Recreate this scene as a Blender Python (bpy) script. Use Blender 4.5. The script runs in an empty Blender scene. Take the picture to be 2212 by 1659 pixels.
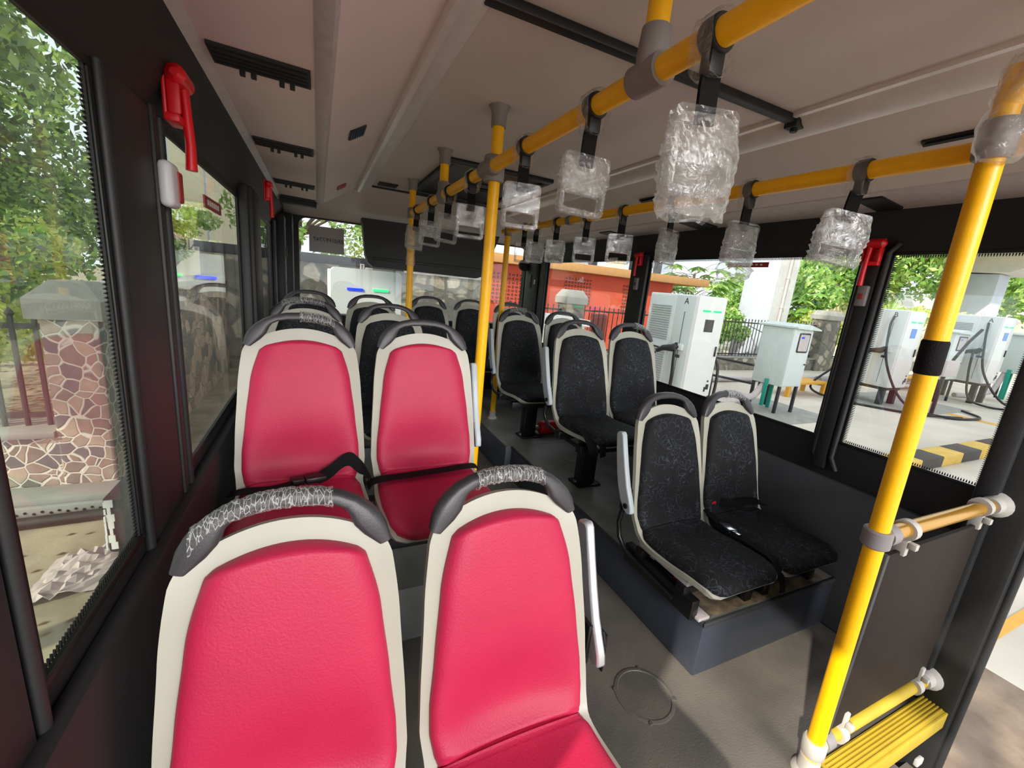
import bpy, bmesh, math, random
from mathutils import Vector, Matrix
import numpy as np
S = bpy.context.scene
COL = S.collection
R = math.radians
random.seed(7)

# ------------------------------------------------------------------ camera
F_PX = 902.5
yaw, pitch, roll = R(25.5), R(-13.033), R(5.473)
fw = Vector((math.sin(yaw)*math.cos(pitch), math.cos(yaw)*math.cos(pitch), math.sin(pitch)))
rt = Vector((math.cos(yaw), -math.sin(yaw), 0))
up = rt.cross(fw)
r2 = rt*math.cos(roll) + up*math.sin(roll)
u2 = -rt*math.sin(roll) + up*math.cos(roll)
cd = bpy.data.cameras.new('camera')
cd.sensor_width = 36.0
cd.lens = F_PX/2212*36
cd.clip_start = .02
cd.clip_end = 400
cam = bpy.data.objects.new('camera', cd)
COL.objects.link(cam)
m = Matrix((r2, u2, -fw)).transposed().to_4x4()
m.translation = (0, 0, 1.45)
cam.matrix_world = m
S.camera = cam

# ------------------------------------------------------------------ light
S.view_settings.view_transform = 'Standard'
S.view_settings.look = 'None'
S.view_settings.gamma = 1
S.view_settings.use_curve_mapping = False
S.view_settings.exposure = 0.0
S.cycles.max_bounces = 10
S.cycles.diffuse_bounces = 4
S.cycles.glossy_bounces = 4
S.cycles.transparent_max_bounces = 24
S.cycles.transmission_bounces = 6
S.cycles.sample_clamp_indirect = 4
S.cycles.caustics_reflective = False
S.cycles.caustics_refractive = False
W = bpy.data.worlds.new('sky')
S.world = W
W.use_nodes = True
bgn = W.node_tree.nodes['Background']
bgn.inputs[0].default_value = (.86, .94, 1.0, 1)
bgn.inputs[1].default_value = 1.7
sl = bpy.data.lights.new('sun', 'SUN')
sl.energy = 6.5
sl.angle = R(1.2)
sl.color = (1, .93, .8)
so = bpy.data.objects.new('sun', sl)
COL.objects.link(so)
so.location = (-9, -6, 8)
so.rotation_euler = Vector((.9, .45, -.65)).to_track_quat('-Z', 'Y').to_euler()
# daylight through the windscreen, behind the photographer
al = bpy.data.lights.new('windscreen_daylight', 'AREA')
al.shape = 'RECTANGLE'
al.size = 4.0
al.size_y = 2.2
al.energy = 860
al.color = (1, .975, .955)
ao = bpy.data.objects.new('windscreen_daylight', al)
COL.objects.link(ao)
ao.location = (.95, -7.2, 3.65)
ao.rotation_euler = Vector((0, 1, -.26)).to_track_quat('-Z', 'Y').to_euler()

# ------------------------------------------------------------------ materials
def hexc(r, g, b):
    f = lambda c: (c/12.92 if c <= .04045 else ((c+.055)/1.055)**2.4)
    return (f(r/255), f(g/255), f(b/255), 1)

def newmat(name):
    m = bpy.data.materials.new(name)
    m.use_nodes = True
    nt = m.node_tree
    return m, nt, nt.nodes['Principled BSDF']

def node(nt, t, **kw):
    n = nt.nodes.new(t)
    for k, v in kw.items():
        if k.startswith('i_'):
            n.inputs[k[2:].replace('_', ' ')].default_value = v
        else:
            setattr(n, k, v)
    return n

def coords(nt, scale=1.0):
    tc = node(nt, 'ShaderNodeTexCoord')
    mp = node(nt, 'ShaderNodeMapping')
    nt.links.new(tc.outputs['Object'], mp.inputs['Vector'])
    mp.inputs['Scale'].default_value = (scale,)*3 if not isinstance(scale, tuple) else scale
    return mp.outputs['Vector']

def mat(name, rgb, rough=.6, metal=0, var=0, vscale=8, bump=0, bscale=60, spec=None, coat=0, rgb2=None):
    """plain procedural surface: colour with a little noise, optional bump"""
    m, nt, p = newmat(name)
    p.inputs['Base Color'].default_value = hexc(*rgb)
    p.inputs['Roughness'].default_value = rough
    p.inputs['Metallic'].default_value = metal
    if spec is not None: p.inputs['Specular IOR Level'].default_value = spec
    if coat: p.inputs['Coat Weight'].default_value = coat
    if var or rgb2:
        v = coords(nt)
        n = node(nt, 'ShaderNodeTexNoise', i_Scale=vscale, i_Detail=6.0)
        nt.links.new(v, n.inputs['Vector'])
        cr = node(nt, 'ShaderNodeValToRGB')
        a = hexc(*rgb)
        b = hexc(*rgb2) if rgb2 else tuple(min(1, c*(1+var)) for c in a[:3]) + (1,)
        a2 = a if rgb2 else tuple(c*(1-var) for c in a[:3]) + (1,)
        cr.color_ramp.elements[0].color = a2
        cr.color_ramp.elements[1].color = b
        cr.color_ramp.elements[0].position = .35
        cr.color_ramp.elements[1].position = .68
        nt.links.new(n.outputs['Fac'], cr.inputs['Fac'])
        nt.links.new(cr.outputs['Color'], p.inputs['Base Color'])
    if bump:
        v = coords(nt)
        n = node(nt, 'ShaderNodeTexNoise', i_Scale=bscale, i_Detail=3.0)
        nt.links.new(v, n.inputs['Vector'])
        b = node(nt, 'ShaderNodeBump', i_Strength=bump, i_Distance=.004)
        nt.links.new(n.outputs['Fac'], b.inputs['Height'])
        nt.links.new(b.outputs['Normal'], p.inputs['Normal'])
    return m

def stone_mat(name, cols, mortar, scale, width=.06, bump=.6):
    m, nt, p = newmat(name)
    v = coords(nt)
    nz = node(nt, 'ShaderNodeTexNoise', i_Scale=3.0)
    nt.links.new(v, nz.inputs['Vector'])
    ad = node(nt, 'ShaderNodeMixRGB', blend_type='ADD', i_Fac=.14)
    nt.links.new(v, ad.inputs[1]); nt.links.new(nz.outputs['Color'], ad.inputs[2])
    e = node(nt, 'ShaderNodeTexVoronoi', feature='DISTANCE_TO_EDGE', i_Scale=scale)
    c = node(nt, 'ShaderNodeTexVoronoi', feature='F1', i_Scale=scale)
    nt.links.new(ad.outputs[0], e.inputs['Vector']); nt.links.new(ad.outputs[0], c.inputs['Vector'])
    sp = node(nt, 'ShaderNodeSeparateColor')
    nt.links.new(c.outputs['Color'], sp.inputs[0])
    cr = node(nt, 'ShaderNodeValToRGB')
    el = cr.color_ramp.elements
    cr.color_ramp.interpolation = 'CONSTANT'
    el[0].color = hexc(*cols[0]); el[1].color = hexc(*cols[-1]); el[1].position = (len(cols)-1)/len(cols)
    for i in range(1, len(cols)-1):
        x = el.new(i/len(cols)); x.color = hexc(*cols[i])
    nt.links.new(sp.outputs[0], cr.inputs['Fac'])
    st = node(nt, 'ShaderNodeMapRange')
    st.inputs['From Min'].default_value = width*.4; st.inputs['From Max'].default_value = width
    nt.links.new(e.outputs['Distance'], st.inputs['Value'])
    n2 = node(nt, 'ShaderNodeTexNoise', i_Scale=18.0, i_Detail=5.0)
    nt.links.new(v, n2.inputs['Vector'])
    mul = node(nt, 'ShaderNodeMixRGB', blend_type='OVERLAY', i_Fac=.45)
    nt.links.new(cr.outputs['Color'], mul.inputs[1]); nt.links.new(n2.outputs['Fac'], mul.inputs[2])
    mx = node(nt, 'ShaderNodeMixRGB')
    mx.inputs[1].default_value = hexc(*mortar)
    nt.links.new(st.outputs[0], mx.inputs[0]); nt.links.new(mul.outputs[0], mx.inputs[2])
    nt.links.new(mx.outputs[0], p.inputs['Base Color'])
    p.inputs['Roughness'].default_value = .85
    b = node(nt, 'ShaderNodeBump', i_Strength=bump, i_Distance=.03)
    nt.links.new(st.outputs[0], b.inputs['Height']); nt.links.new(b.outputs['Normal'], p.inputs['Normal'])
    return m

def schlick(nt, f0, normal=None, power=5.0):
    """two-sided Schlick reflectance"""
    g = node(nt, 'ShaderNodeNewGeometry')
    d = node(nt, 'ShaderNodeVectorMath', operation='DOT_PRODUCT')
    nt.links.new(g.outputs['Incoming'], d.inputs[0]); nt.links.new(normal if normal else g.outputs['Normal'], d.inputs[1])
    a = node(nt, 'ShaderNodeMath', operation='ABSOLUTE'); nt.links.new(d.outputs['Value'], a.inputs[0])
    b = node(nt, 'ShaderNodeMath', operation='SUBTRACT'); b.inputs[0].default_value = 1; nt.links.new(a.outputs[0], b.inputs[1]); b.use_clamp = True
    c = node(nt, 'ShaderNodeMath', operation='POWER'); nt.links.new(b.outputs[0], c.inputs[0]); c.inputs[1].default_value = power
    e = node(nt, 'ShaderNodeMath', operation='MULTIPLY_ADD'); nt.links.new(c.outputs[0], e.inputs[0]); e.inputs[1].default_value = 1-f0; e.inputs[2].default_value = f0
    return e.outputs[0]

def glass_mat(name, tint, dust=0.0, refl=1.0, ior=1.5):
    m = bpy.data.materials.new(name); m.use_nodes = True
    nt = m.node_tree; nt.nodes.clear()
    out = node(nt, 'ShaderNodeOutputMaterial')
    tr = node(nt, 'ShaderNodeBsdfTransparent'); tr.inputs[0].default_value = (*tint, 1)
    gl = node(nt, 'ShaderNodeBsdfGlossy'); gl.inputs['Roughness'].default_value = .01
    gl.inputs['Color'].default_value = (refl, refl, refl, 1)
    fr = schlick(nt, .04)
    mx = node(nt, 'ShaderNodeMixShader')
    nt.links.new(fr, mx.inputs[0]); nt.links.new(tr.outputs[0], mx.inputs[1]); nt.links.new(gl.outputs[0], mx.inputs[2])
    last = mx
    if dust:
        v = coords(nt, (30, 30, 1.2))
        n = node(nt, 'ShaderNodeTexNoise', i_Scale=1.0, i_Detail=4.0)
        nt.links.new(v, n.inputs['Vector'])
        v2 = coords(nt, 5.0)
        n2 = node(nt, 'ShaderNodeTexNoise', i_Scale=1.0, i_Detail=6.0)
        nt.links.new(v2, n2.inputs['Vector'])
        mm = node(nt, 'ShaderNodeMath', operation='MULTIPLY')
        nt.links.new(n.outputs['Fac'], mm.inputs[0]); nt.links.new(n2.outputs['Fac'], mm.inputs[1])
        mr = node(nt, 'ShaderNodeMapRange')
        mr.inputs['From Min'].default_value = .22; mr.inputs['From Max'].default_value = .48
        mr.inputs['To Min'].default_value = dust*.25; mr.inputs['To Max'].default_value = dust
        nt.links.new(mm.outputs[0], mr.inputs['Value'])
        df = node(nt, 'ShaderNodeBsdfTranslucent'); df.inputs[0].default_value = (.75, .72, .66, 1)
        d2 = node(nt, 'ShaderNodeMixShader')
        nt.links.new(mr.outputs[0], d2.inputs[0]); nt.links.new(mx.outputs[0], d2.inputs[1]); nt.links.new(df.outputs[0], d2.inputs[2])
        last = d2
    nt.links.new(last.outputs[0], out.inputs[0])
    return m

def clear_plastic(name, milk, rough, bump, bscale, strands=False):
    """transparent plastic film or moulding: see-through, glossy, slightly milky"""
    m = bpy.data.materials.new(name); m.use_nodes = True
    nt = m.node_tree; nt.nodes.clear()
    out = node(nt, 'ShaderNodeOutputMaterial')
    tr = node(nt, 'ShaderNodeBsdfTransparent'); tr.inputs[0].default_value = (.95, .95, .95, 1)
    gl = node(nt, 'ShaderNodeBsdfGlossy'); gl.inputs['Roughness'].default_value = rough
    df = node(nt, 'ShaderNodeBsdfDiffuse'); df.inputs[0].default_value = (.85, .85, .83, 1)
    tl = node(nt, 'ShaderNodeBsdfTranslucent'); tl.inputs[0].default_value = (.85, .85, .83, 1)
    v = coords(nt)
    n = node(nt, 'ShaderNodeTexNoise', i_Scale=bscale, i_Detail=5.0, i_Distortion=1.2)
    nt.links.new(v, n.inputs['Vector'])
    b = node(nt, 'ShaderNodeBump', i_Strength=bump, i_Distance=.01)
    nt.links.new(n.outputs['Fac'], b.inputs['Height'])
    for s in (gl,): nt.links.new(b.outputs[0], s.inputs['Normal'])
    lw = schlick(nt, .05, b.outputs[0], 3.0)
    mr = node(nt, 'ShaderNodeMapRange'); mr.inputs['To Min'].default_value = .0; mr.inputs['To Max'].default_value = .8
    nt.links.new(lw, mr.inputs['Value'])
    m1 = node(nt, 'ShaderNodeMixShader'); nt.links.new(mr.outputs[0], m1.inputs[0])
    nt.links.new(tr.outputs[0], m1.inputs[1]); nt.links.new(gl.outputs[0], m1.inputs[2])
    dm = node(nt, 'ShaderNodeMixShader', i_Fac=.5); nt.links.new(df.outputs[0], dm.inputs[1]); nt.links.new(tl.outputs[0], dm.inputs[2])
    ml = node(nt, 'ShaderNodeMapRange')
    ml.inputs['From Min'].default_value = .4; ml.inputs['From Max'].default_value = .7
    ml.inputs['To Min'].default_value = milk*.3; ml.inputs['To Max'].default_value = milk
    nt.links.new(n.outputs['Fac'], ml.inputs['Value'])
    painted_rim = node(nt, 'ShaderNodeMath', operation='MULTIPLY'); painted_rim.inputs[1].default_value = .55; nt.links.new(mr.outputs[0], painted_rim.inputs[0])  # edge sheen put into the milky colour, on top of the real reflection
    mrx = node(nt, 'ShaderNodeMath', operation='MAXIMUM'); nt.links.new(ml.outputs[0], mrx.inputs[0]); nt.links.new(painted_rim.outputs[0], mrx.inputs[1])
    fac = mrx.outputs[0]
    if strands:
        vo = node(nt, 'ShaderNodeTexVoronoi', feature='DISTANCE_TO_EDGE', i_Scale=88.0)
        vs = coords(nt, (1.7, .7, .45)); nt.links.new(vs, vo.inputs['Vector'])
        lt = node(nt, 'ShaderNodeMath', operation='LESS_THAN'); lt.inputs[1].default_value = .05
        nt.links.new(vo.outputs['Distance'], lt.inputs[0])
        mxm = node(nt, 'ShaderNodeMath', operation='MAXIMUM')
        mlt = node(nt, 'ShaderNodeMath', operation='MULTIPLY'); mlt.inputs[1].default_value = .75
        nt.links.new(lt.outputs[0], mlt.inputs[0])
        nt.links.new(fac, mxm.inputs[0]); nt.links.new(mlt.outputs[0], mxm.inputs[1]); fac = mxm.outputs[0]
    m2 = node(nt, 'ShaderNodeMixShader'); nt.links.new(fac, m2.inputs[0])
    nt.links.new(m1.outputs[0], m2.inputs[1]); nt.links.new(dm.outputs[0], m2.inputs[2])
    nt.links.new(m2.outputs[0], out.inputs[0])
    return m

def leaf_mat(name, c1, c2, c3):
    m = bpy.data.materials.new(name); m.use_nodes = True
    nt = m.node_tree; nt.nodes.clear()
    out = node(nt, 'ShaderNodeOutputMaterial')
    g = node(nt, 'ShaderNodeNewGeometry')
    cr = node(nt, 'ShaderNodeValToRGB')
    el = cr.color_ramp.elements
    el[0].color = hexc(*c1); el[1].color = hexc(*c3); x = el.new(.5); x.color = hexc(*c2)
    nt.links.new(g.outputs['Random Per Island'], cr.inputs['Fac'])
    d = node(nt, 'ShaderNodeBsdfDiffuse'); t = node(nt, 'ShaderNodeBsdfTranslucent')
    nt.links.new(cr.outputs[0], d.inputs[0]); nt.links.new(cr.outputs[0], t.inputs[0])
    mx = node(nt, 'ShaderNodeMixShader', i_Fac=.45)
    nt.links.new(d.outputs[0], mx.inputs[1]); nt.links.new(t.outputs[0], mx.inputs[2])
    gl = node(nt, 'ShaderNodeBsdfGlossy', i_Roughness=.35)
    m2 = node(nt, 'ShaderNodeMixShader', i_Fac=.06)
    nt.links.new(mx.outputs[0], m2.inputs[1]); nt.links.new(gl.outputs[0], m2.inputs[2])
    nt.links.new(m2.outputs[0], out.inputs[0])
    return m

def emis_mat(name, rgb, strength):
    m, nt, p = newmat(name)
    p.inputs['Base Color'].default_value = hexc(*rgb)
    p.inputs['Emission Color'].default_value = hexc(*rgb)
    p.inputs['Emission Strength'].default_value = strength
    return m

def pattern_fabric(name):
    """near-black woven cover with faint blue-grey curls"""
    m, nt, p = newmat(name)
    v = coords(nt)
    nz = node(nt, 'ShaderNodeTexNoise', i_Scale=14.0, i_Detail=2.0)
    nt.links.new(v, nz.inputs['Vector'])
    ad = node(nt, 'ShaderNodeMixRGB', blend_type='ADD', i_Fac=.10)
    nt.links.new(v, ad.inputs[1]); nt.links.new(nz.outputs['Color'], ad.inputs[2])
    vo = node(nt, 'ShaderNodeTexVoronoi', feature='F1', i_Scale=36.0)
    nt.links.new(ad.outputs[0], vo.inputs['Vector'])
    cr = node(nt, 'ShaderNodeValToRGB')
    el = cr.color_ramp.elements
    el[0].color = hexc(17, 18, 20); el[1].color = hexc(17, 18, 20)
    for pos, c in ((.47, (17, 18, 20)), (.53, (62, 67, 78)), (.60, (17, 18, 20))):
        x = el.new(pos); x.color = hexc(*c)
    nt.links.new(vo.outputs['Distance'], cr.inputs['Fac'])
    n3 = node(nt, 'ShaderNodeTexNoise', i_Scale=11.0, i_Detail=4.0)
    nt.links.new(v, n3.inputs['Vector'])
    n3r = node(nt, 'ShaderNodeMapRange')
    n3r.inputs['From Min'].default_value = .38; n3r.inputs['From Max'].default_value = .55
    nt.links.new(n3.outputs['Fac'], n3r.inputs['Value'])
    mx = node(nt, 'ShaderNodeMixRGB'); mx.inputs[1].default_value = hexc(18, 19, 21)
    nt.links.new(n3r.outputs[0], mx.inputs[0]); nt.links.new(cr.outputs[0], mx.inputs[2])
    nt.links.new(mx.outputs[0], p.inputs['Base Color'])
    p.inputs['Roughness'].default_value = .78
    p.inputs['Specular IOR Level'].default_value = .3
    b = node(nt, 'ShaderNodeBump', i_Strength=.3, i_Distance=.003)
    n4 = node(nt, 'ShaderNodeTexNoise', i_Scale=160.0); nt.links.new(v, n4.inputs['Vector'])
    nt.links.new(n4.outputs['Fac'], b.inputs['Height']); nt.links.new(b.outputs[0], p.inputs['Normal'])
    return m

M = dict(
    pink=mat('pink_vinyl', (178, 32, 68), .52, var=.04, vscale=9, bump=.22, bscale=210, spec=.35),
    black_fabric=pattern_fabric('black_pattern_fabric'),
    shell=mat('beige_plastic', (168, 166, 152), .42, var=.04, vscale=5),
    handle=mat('dark_grey_plastic', (52, 49, 52), .45, bump=.1, bscale=300),
    arm_grey=mat('pale_grey_plastic', (176, 184, 188), .3, var=.05),
    arm_steel=mat('brushed_steel', (205, 203, 206), .3, metal=.6, var=.06, vscale=30),
    black_metal=mat('black_metal', (17, 17, 18), .38, var=.3, vscale=20),
    bolt=mat('bolt_steel', (150, 148, 145), .35, metal=.8),
    webbing=mat('black_webbing', (12, 10, 11), .75, bump=.5, bscale=350, spec=.2),
    red_plastic=mat('red_plastic', (214, 14, 30), .4, var=.05),
    yellow=mat('yellow_paint', (252, 186, 2), .38, var=.03, vscale=30, bump=.12, bscale=260),
    yellow_dull=mat('yellow_ribbed', (176, 148, 36), .6, var=.08),
    clamp=mat('grey_clamp_plastic', (128, 122, 122), .5, var=.06),
    clamp_pale=mat('pale_clamp_plastic', (176, 172, 166), .5, var=.06),
    wall=mat('black_trim', (25, 24, 25), .62, var=.15, vscale=3, bump=.15, bscale=90),
    wall_lo=mat('charcoal_lining', (54, 56, 60), .55, var=.12, vscale=3, bump=.2, bscale=80),
    pillar=mat('black_pillar', (30, 30, 31), .55, var=.1, bump=.12, bscale=120),
    rubber=mat('black_rubber', (14, 14, 14), .5),
    panel=mat('brown_black_panel', (38, 31, 27), .65, var=.08, bump=.1, bscale=120, spec=.15),
    floor=mat('grey_vinyl_floor', (84, 81, 77), .42, var=.22, vscale=3.5, bump=.3, bscale=150, rgb2=(108, 102, 94)),
    plat=mat('dark_vinyl_platform', (120, 119, 115), .42, var=.25, vscale=4, bump=.25, bscale=140),
    riser=mat('blue_grey_riser', (58, 63, 74), .3, var=.12, vscale=4, bump=.12, bscale=60),
    rust=mat('rusty_wear', (74, 70, 66), .7, rgb2=(160, 138, 108), vscale=14, bump=.4),
    ceil=mat('ceiling_lining', (206, 194, 190), .7, var=.03, vscale=3, bump=.12, bscale=200),
    cove=mat('cove_lining', (228, 212, 210), .6, var=.03, vscale=3, bump=.1, bscale=200),
    strip=mat('silver_channel', (224, 218, 218), .32, metal=.1, var=.04, vscale=20),
    grey_trim=mat('grey_trim', (188, 178, 178), .5, var=.08, vscale=30),
    vent=mat('black_vent', (18, 18, 20), .5),
    white=mat('white_cabinet', (222, 222, 220), .42, var=.02),
    white2=mat('pale_grey_cabinet', (205, 212, 212), .45, var=.02),
    box=mat('grey_green_box', (196, 206, 204), .5, var=.02),
    dark_slot=mat('grey_louvre', (150, 154, 156), .6),
    screen=mat('dark_screen', (44, 48, 56), .2),
    screen_blue=mat('blue_sticker', (66, 130, 210), .4),
    green=emis_mat('green_led', (20, 225, 120), 1.2),
    blue=emis_mat('blue_led', (20, 50, 235), 1.6),
    ink=mat('dark_ink', (40, 42, 46), .6),
    concrete=mat('concrete_yard', (188, 178, 164), .9, rgb2=(212, 202, 188), vscale=.7, bump=.3, bscale=30),
    paver=mat('brown_paving', (112, 96, 82), .9, rgb2=(140, 122, 106), vscale=6, bump=.3),
    soil=mat('dusty_soil', (128, 116, 96), .95, rgb2=(166, 154, 130), vscale=2.5, bump=.6, bscale=24),
    concrete_grey=mat('grey_concrete', (150, 148, 142), .9, var=.12, vscale=5, bump=.2),
    painted_col=mat('pale_painted_concrete', (186, 194, 206), .8, var=.05, vscale=2),
    col_grey=mat('column_grey', (190, 190, 188), .85, var=.06, vscale=3),
    stone=stone_mat('rubble_stone', [(150, 136, 124), (96, 100, 104), (168, 150, 134), (120, 112, 104), (140, 122, 112)], (206, 200, 190), 10.5, .08),
    stone_tan=stone_mat('tan_stone', [(182, 160, 138), (128, 122, 112), (196, 174, 150), (150, 136, 120)], (150, 142, 130), 5.0, .05),
    stone_grey=stone_mat('grey_stone', [(128, 124, 112), (166, 156, 138), (112, 110, 102), (188, 178, 160), (136, 130, 116)], (118, 114, 104), 3.2, .16),
    iron=mat('dark_iron', (38, 38, 42), .6, var=.2),
    orange=mat('orange_wall', (190, 76, 52), .85, var=.08, vscale=1.2),
    tan=mat('tan_cornice', (182, 136, 86), .85, var=.05),
    lattice=mat('lattice_dark', (96, 52, 46), .9),
    bluewhite=mat('pale_blue_building', (206, 222, 238), .8, var=.03),
    cream=mat('cream_wall', (236, 226, 190), .8, var=.03),
    bark=mat('bark', (92, 78, 62), .9, var=.3, vscale=12, bump=.6, bscale=20),
    leaf_dark=leaf_mat('leaves_dark', (40, 72, 32), (92, 136, 58), (164, 190, 92)),
    leaf_mid=leaf_mat('leaves_mid', (88, 136, 60), (146, 190, 92), (204, 224, 136)),
    leaf_yel=leaf_mat('leaves_yellow', (160, 190, 72), (208, 222, 100), (236, 236, 140)),
    dry_leaf=leaf_mat('dry_leaves', (96, 70, 48), (150, 112, 76), (182, 150, 104)),
    kerb_y=mat('yellow_kerb', (206, 170, 84), .85, var=.1),
    kerb_k=mat('dark_kerb', (72, 66, 62), .85, var=.1),
    teal=mat('teal_strap', (20, 150, 130), .5),
    ochre=mat('ochre_paint', (214, 156, 52), .6, var=.06),
    paper=mat('paper', (196, 190, 192), .8),
    trash=mat('crumpled_film', (178, 164, 160), .5, var=.08),
    sticker_red=mat('red_sticker', (150, 44, 44), .5),
    sticker_white=mat('white_label', (206, 204, 198), .5),
    white_plastic=mat('white_plastic', (206, 204, 206), .4),
    chrome=mat('chrome', (210, 210, 212), .15, metal=1),
    gold=mat('brassy_rail', (190, 140, 50), .22, metal=.5),
    glass=glass_mat('window_glass', (.965, .975, .965)),
    glass_dirty=glass_mat('dusty_glass', (.9, .94, .9), dust=.10),
    film=clear_plastic('crinkled_film', .30, .08, 1.0, 30.0),
    film_strand=clear_plastic('wrapped_film', .10, .12, .9, 70.0, True),
    clear=clear_plastic('clear_moulding', .12, .05, .35, 30.0),
)

# ------------------------------------------------------------------ mesh helpers
def worldloc(o):
    l = Vector((0, 0, 0))
    while o: l += o.location; o = o.parent
    return l

class MB:
    def __init__(s): s.v = []; s.f = []
    def add(s, vs, fs):
        n = len(s.v); s.v += [tuple(v) for v in vs]; s.f += [tuple(i+n for i in f) for f in fs]; return s
    def bm(s, bm):
        bm.verts.index_update()
        s.add([v.co for v in bm.verts], [[v.index for v in f.verts] for f in bm.faces]); bm.free(); return s
    def box(s, x0, x1, y0, y1, z0, z1, bev=0, seg=2, rot=None):
        b = bmesh.new(); bmesh.ops.create_cube(b, size=1)
        for v in b.verts: v.co = Vector(((x0+x1)/2+v.co.x*(x1-x0), (y0+y1)/2+v.co.y*(y1-y0), (z0+z1)/2+v.co.z*(z1-z0)))
        if bev: bmesh.ops.bevel(b, geom=b.edges[:], offset=bev, segments=seg, profile=.5, affect='EDGES', clamp_overlap=True)
        if rot is not None:
            c = Vector(((x0+x1)/2, (y0+y1)/2, (z0+z1)/2))
            for v in b.verts: v.co = c + rot @ (v.co-c)
        return s.bm(b)
    def rings(s, rings, cap=True, closed=True):
        n = len(rings[0]); vs = [p for r in rings for p in r]; fs = []
        for i in range(len(rings)-1):
            for j in range(n if closed else n-1):
                k = (j+1) % n
                fs.append((i*n+j, i*n+k, (i+1)*n+k, (i+1)*n+j))
        if cap:
            fs.append(tuple(range(n-1, -1, -1))); fs.append(tuple((len(rings)-1)*n+j for j in range(n)))
        return s.add(vs, fs)
    def tube(s, pts, r, n=12, cap=True, flat=1.0):
        pts = [Vector(p) for p in pts]; rs = r if isinstance(r, (list, tuple)) else [r]*len(pts)
        rings = []; prev = None
        for i, p in enumerate(pts):
            t = (pts[min(i+1, len(pts)-1)]-pts[max(i-1, 0)]).normalized()
            if prev is None:
                a = Vector((0, 0, 1)) if abs(t.z) < .9 else Vector((1, 0, 0))
                u = t.cross(a).normalized()
            else:
                u = (prev - t*prev.dot(t)).normalized()
            prev = u; w = t.cross(u)
            rings.append([p + (u*math.cos(2*math.pi*k/n) + w*math.sin(2*math.pi*k/n)*flat)*rs[i] for k in range(n)])
        return s.rings(rings, cap)
    def cyl(s, p0, p1, r, n=20, r1=None): return s.tube([p0, p1], [r, r if r1 is None else r1], n)
    def ribbon(s, pts, nrm, w, t=.002):
        """flat strap: centre points, width direction per point"""
        rings = []
        for p, d in zip(pts, nrm):
            p = Vector(p); d = Vector(d).normalized()*w/2
            i = len(rings); 
            rings.append((p, d))
        out = []
        for i, (p, d) in enumerate(rings):
            tn = (Vector(pts[min(i+1, len(pts)-1)])-Vector(pts[max(i-1, 0)])).normalized()
            nn = tn.cross(d).normalized()*t
            out.append([p-d-nn, p+d-nn, p+d+nn, p-d+nn])
        return s.rings(out)
    def prism(s, poly, axis, a0, a1):
        """extrude a 2-D polygon along an axis: 'x' (poly in y,z), 'y' (poly in x,z), 'z' (poly in x,y)"""
        def P(p, a): return {'x': (a, p[0], p[1]), 'y': (p[0], a, p[1]), 'z': (p[0], p[1], a)}[axis]
        return s.rings([[P(p, a0) for p in poly], [P(p, a1) for p in poly]])
    def lathe(s, c, prof, n=24):
        c = Vector(c)
        return s.rings([[c+Vector((r*math.cos(2*math.pi*k/n), r*math.sin(2*math.pi*k/n), z)) for k in range(n)] for r, z in prof])
    def mesh(s, name, m, smooth=False, off=(0, 0, 0)):
        me = bpy.data.meshes.new(name); off = Vector(off)
        me.from_pydata([Vector(v)-off for v in s.v], [], s.f); me.validate(); me.update()
        b = bmesh.new(); b.from_mesh(me); bmesh.ops.recalc_face_normals(b, faces=b.faces); b.to_mesh(me); b.free()
        me.materials.append(m)
        if smooth:
            for p in me.polygons: p.use_smooth = True
            me.set_sharp_from_angle(angle=R(smooth if smooth is not True else 40))
        return me
    def build(s, name, m, parent=None, smooth=True, local=False):
        if parent is None:
            lo = [min(v[i] for v in s.v) for i in range(3)]; hi = [max(v[i] for v in s.v) for i in range(3)]
            off = Vector(((lo[0]+hi[0])/2, (lo[1]+hi[1])/2, lo[2]))
        else:
            off = Vector((0, 0, 0)) if local else worldloc(parent)
        o = bpy.data.objects.new(name, s.mesh(name, m, smooth, off)); COL.objects.link(o)
        if parent is None: o.location = off
        else: o.parent = parent
        return o

def tag(o, label=None, cat=None, group=None, kind=None):
    if label: o['label'] = label
    if cat: o['category'] = cat
    if group: o['group'] = group
    if kind: o['kind'] = kind
    return o

def thing(name, label, cat, loc=(0, 0, 0), group=None, kind=None):
    o = bpy.data.objects.new(name, None); COL.objects.link(o); o.empty_display_size = .1
    o.location = loc
    return tag(o, label, cat, group, kind)

def struct(name, mb, m, label, cat, smooth=True):
    return tag(mb.build(name, m, None, smooth), label, cat, None, 'structure')

def inst(name, me, parent, label=None):
    o = bpy.data.objects.new(name, me); COL.objects.link(o); o.parent = parent
    if label: o['label'] = label
    return o

def catmull(pts, n):
    pts = [Vector(p) for p in pts]; out = []
    P = [2*pts[0]-pts[1]] + pts + [2*pts[-1]-pts[-2]]
    for i in range(1, len(P)-2):
        a, b, c, d = P[i-1:i+3]
        for k in range(n):
            t = k/n
            out.append(.5*((2*b)+(c-a)*t+(2*a-5*b+4*c-d)*t*t+(3*b-a-3*c+d)*t**3))
    out.append(pts[-1]); return out

def lerp_table(tab, x):
    if x <= tab[0][0]: return tab[0][1]
    for (a, va), (b, vb) in zip(tab, tab[1:]):
        if x <= b:
            k = (x-a)/(b-a); k = k*k*(3-2*k)*.35+k*.65
            return va+(vb-va)*k
    return tab[-1][1]

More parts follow.
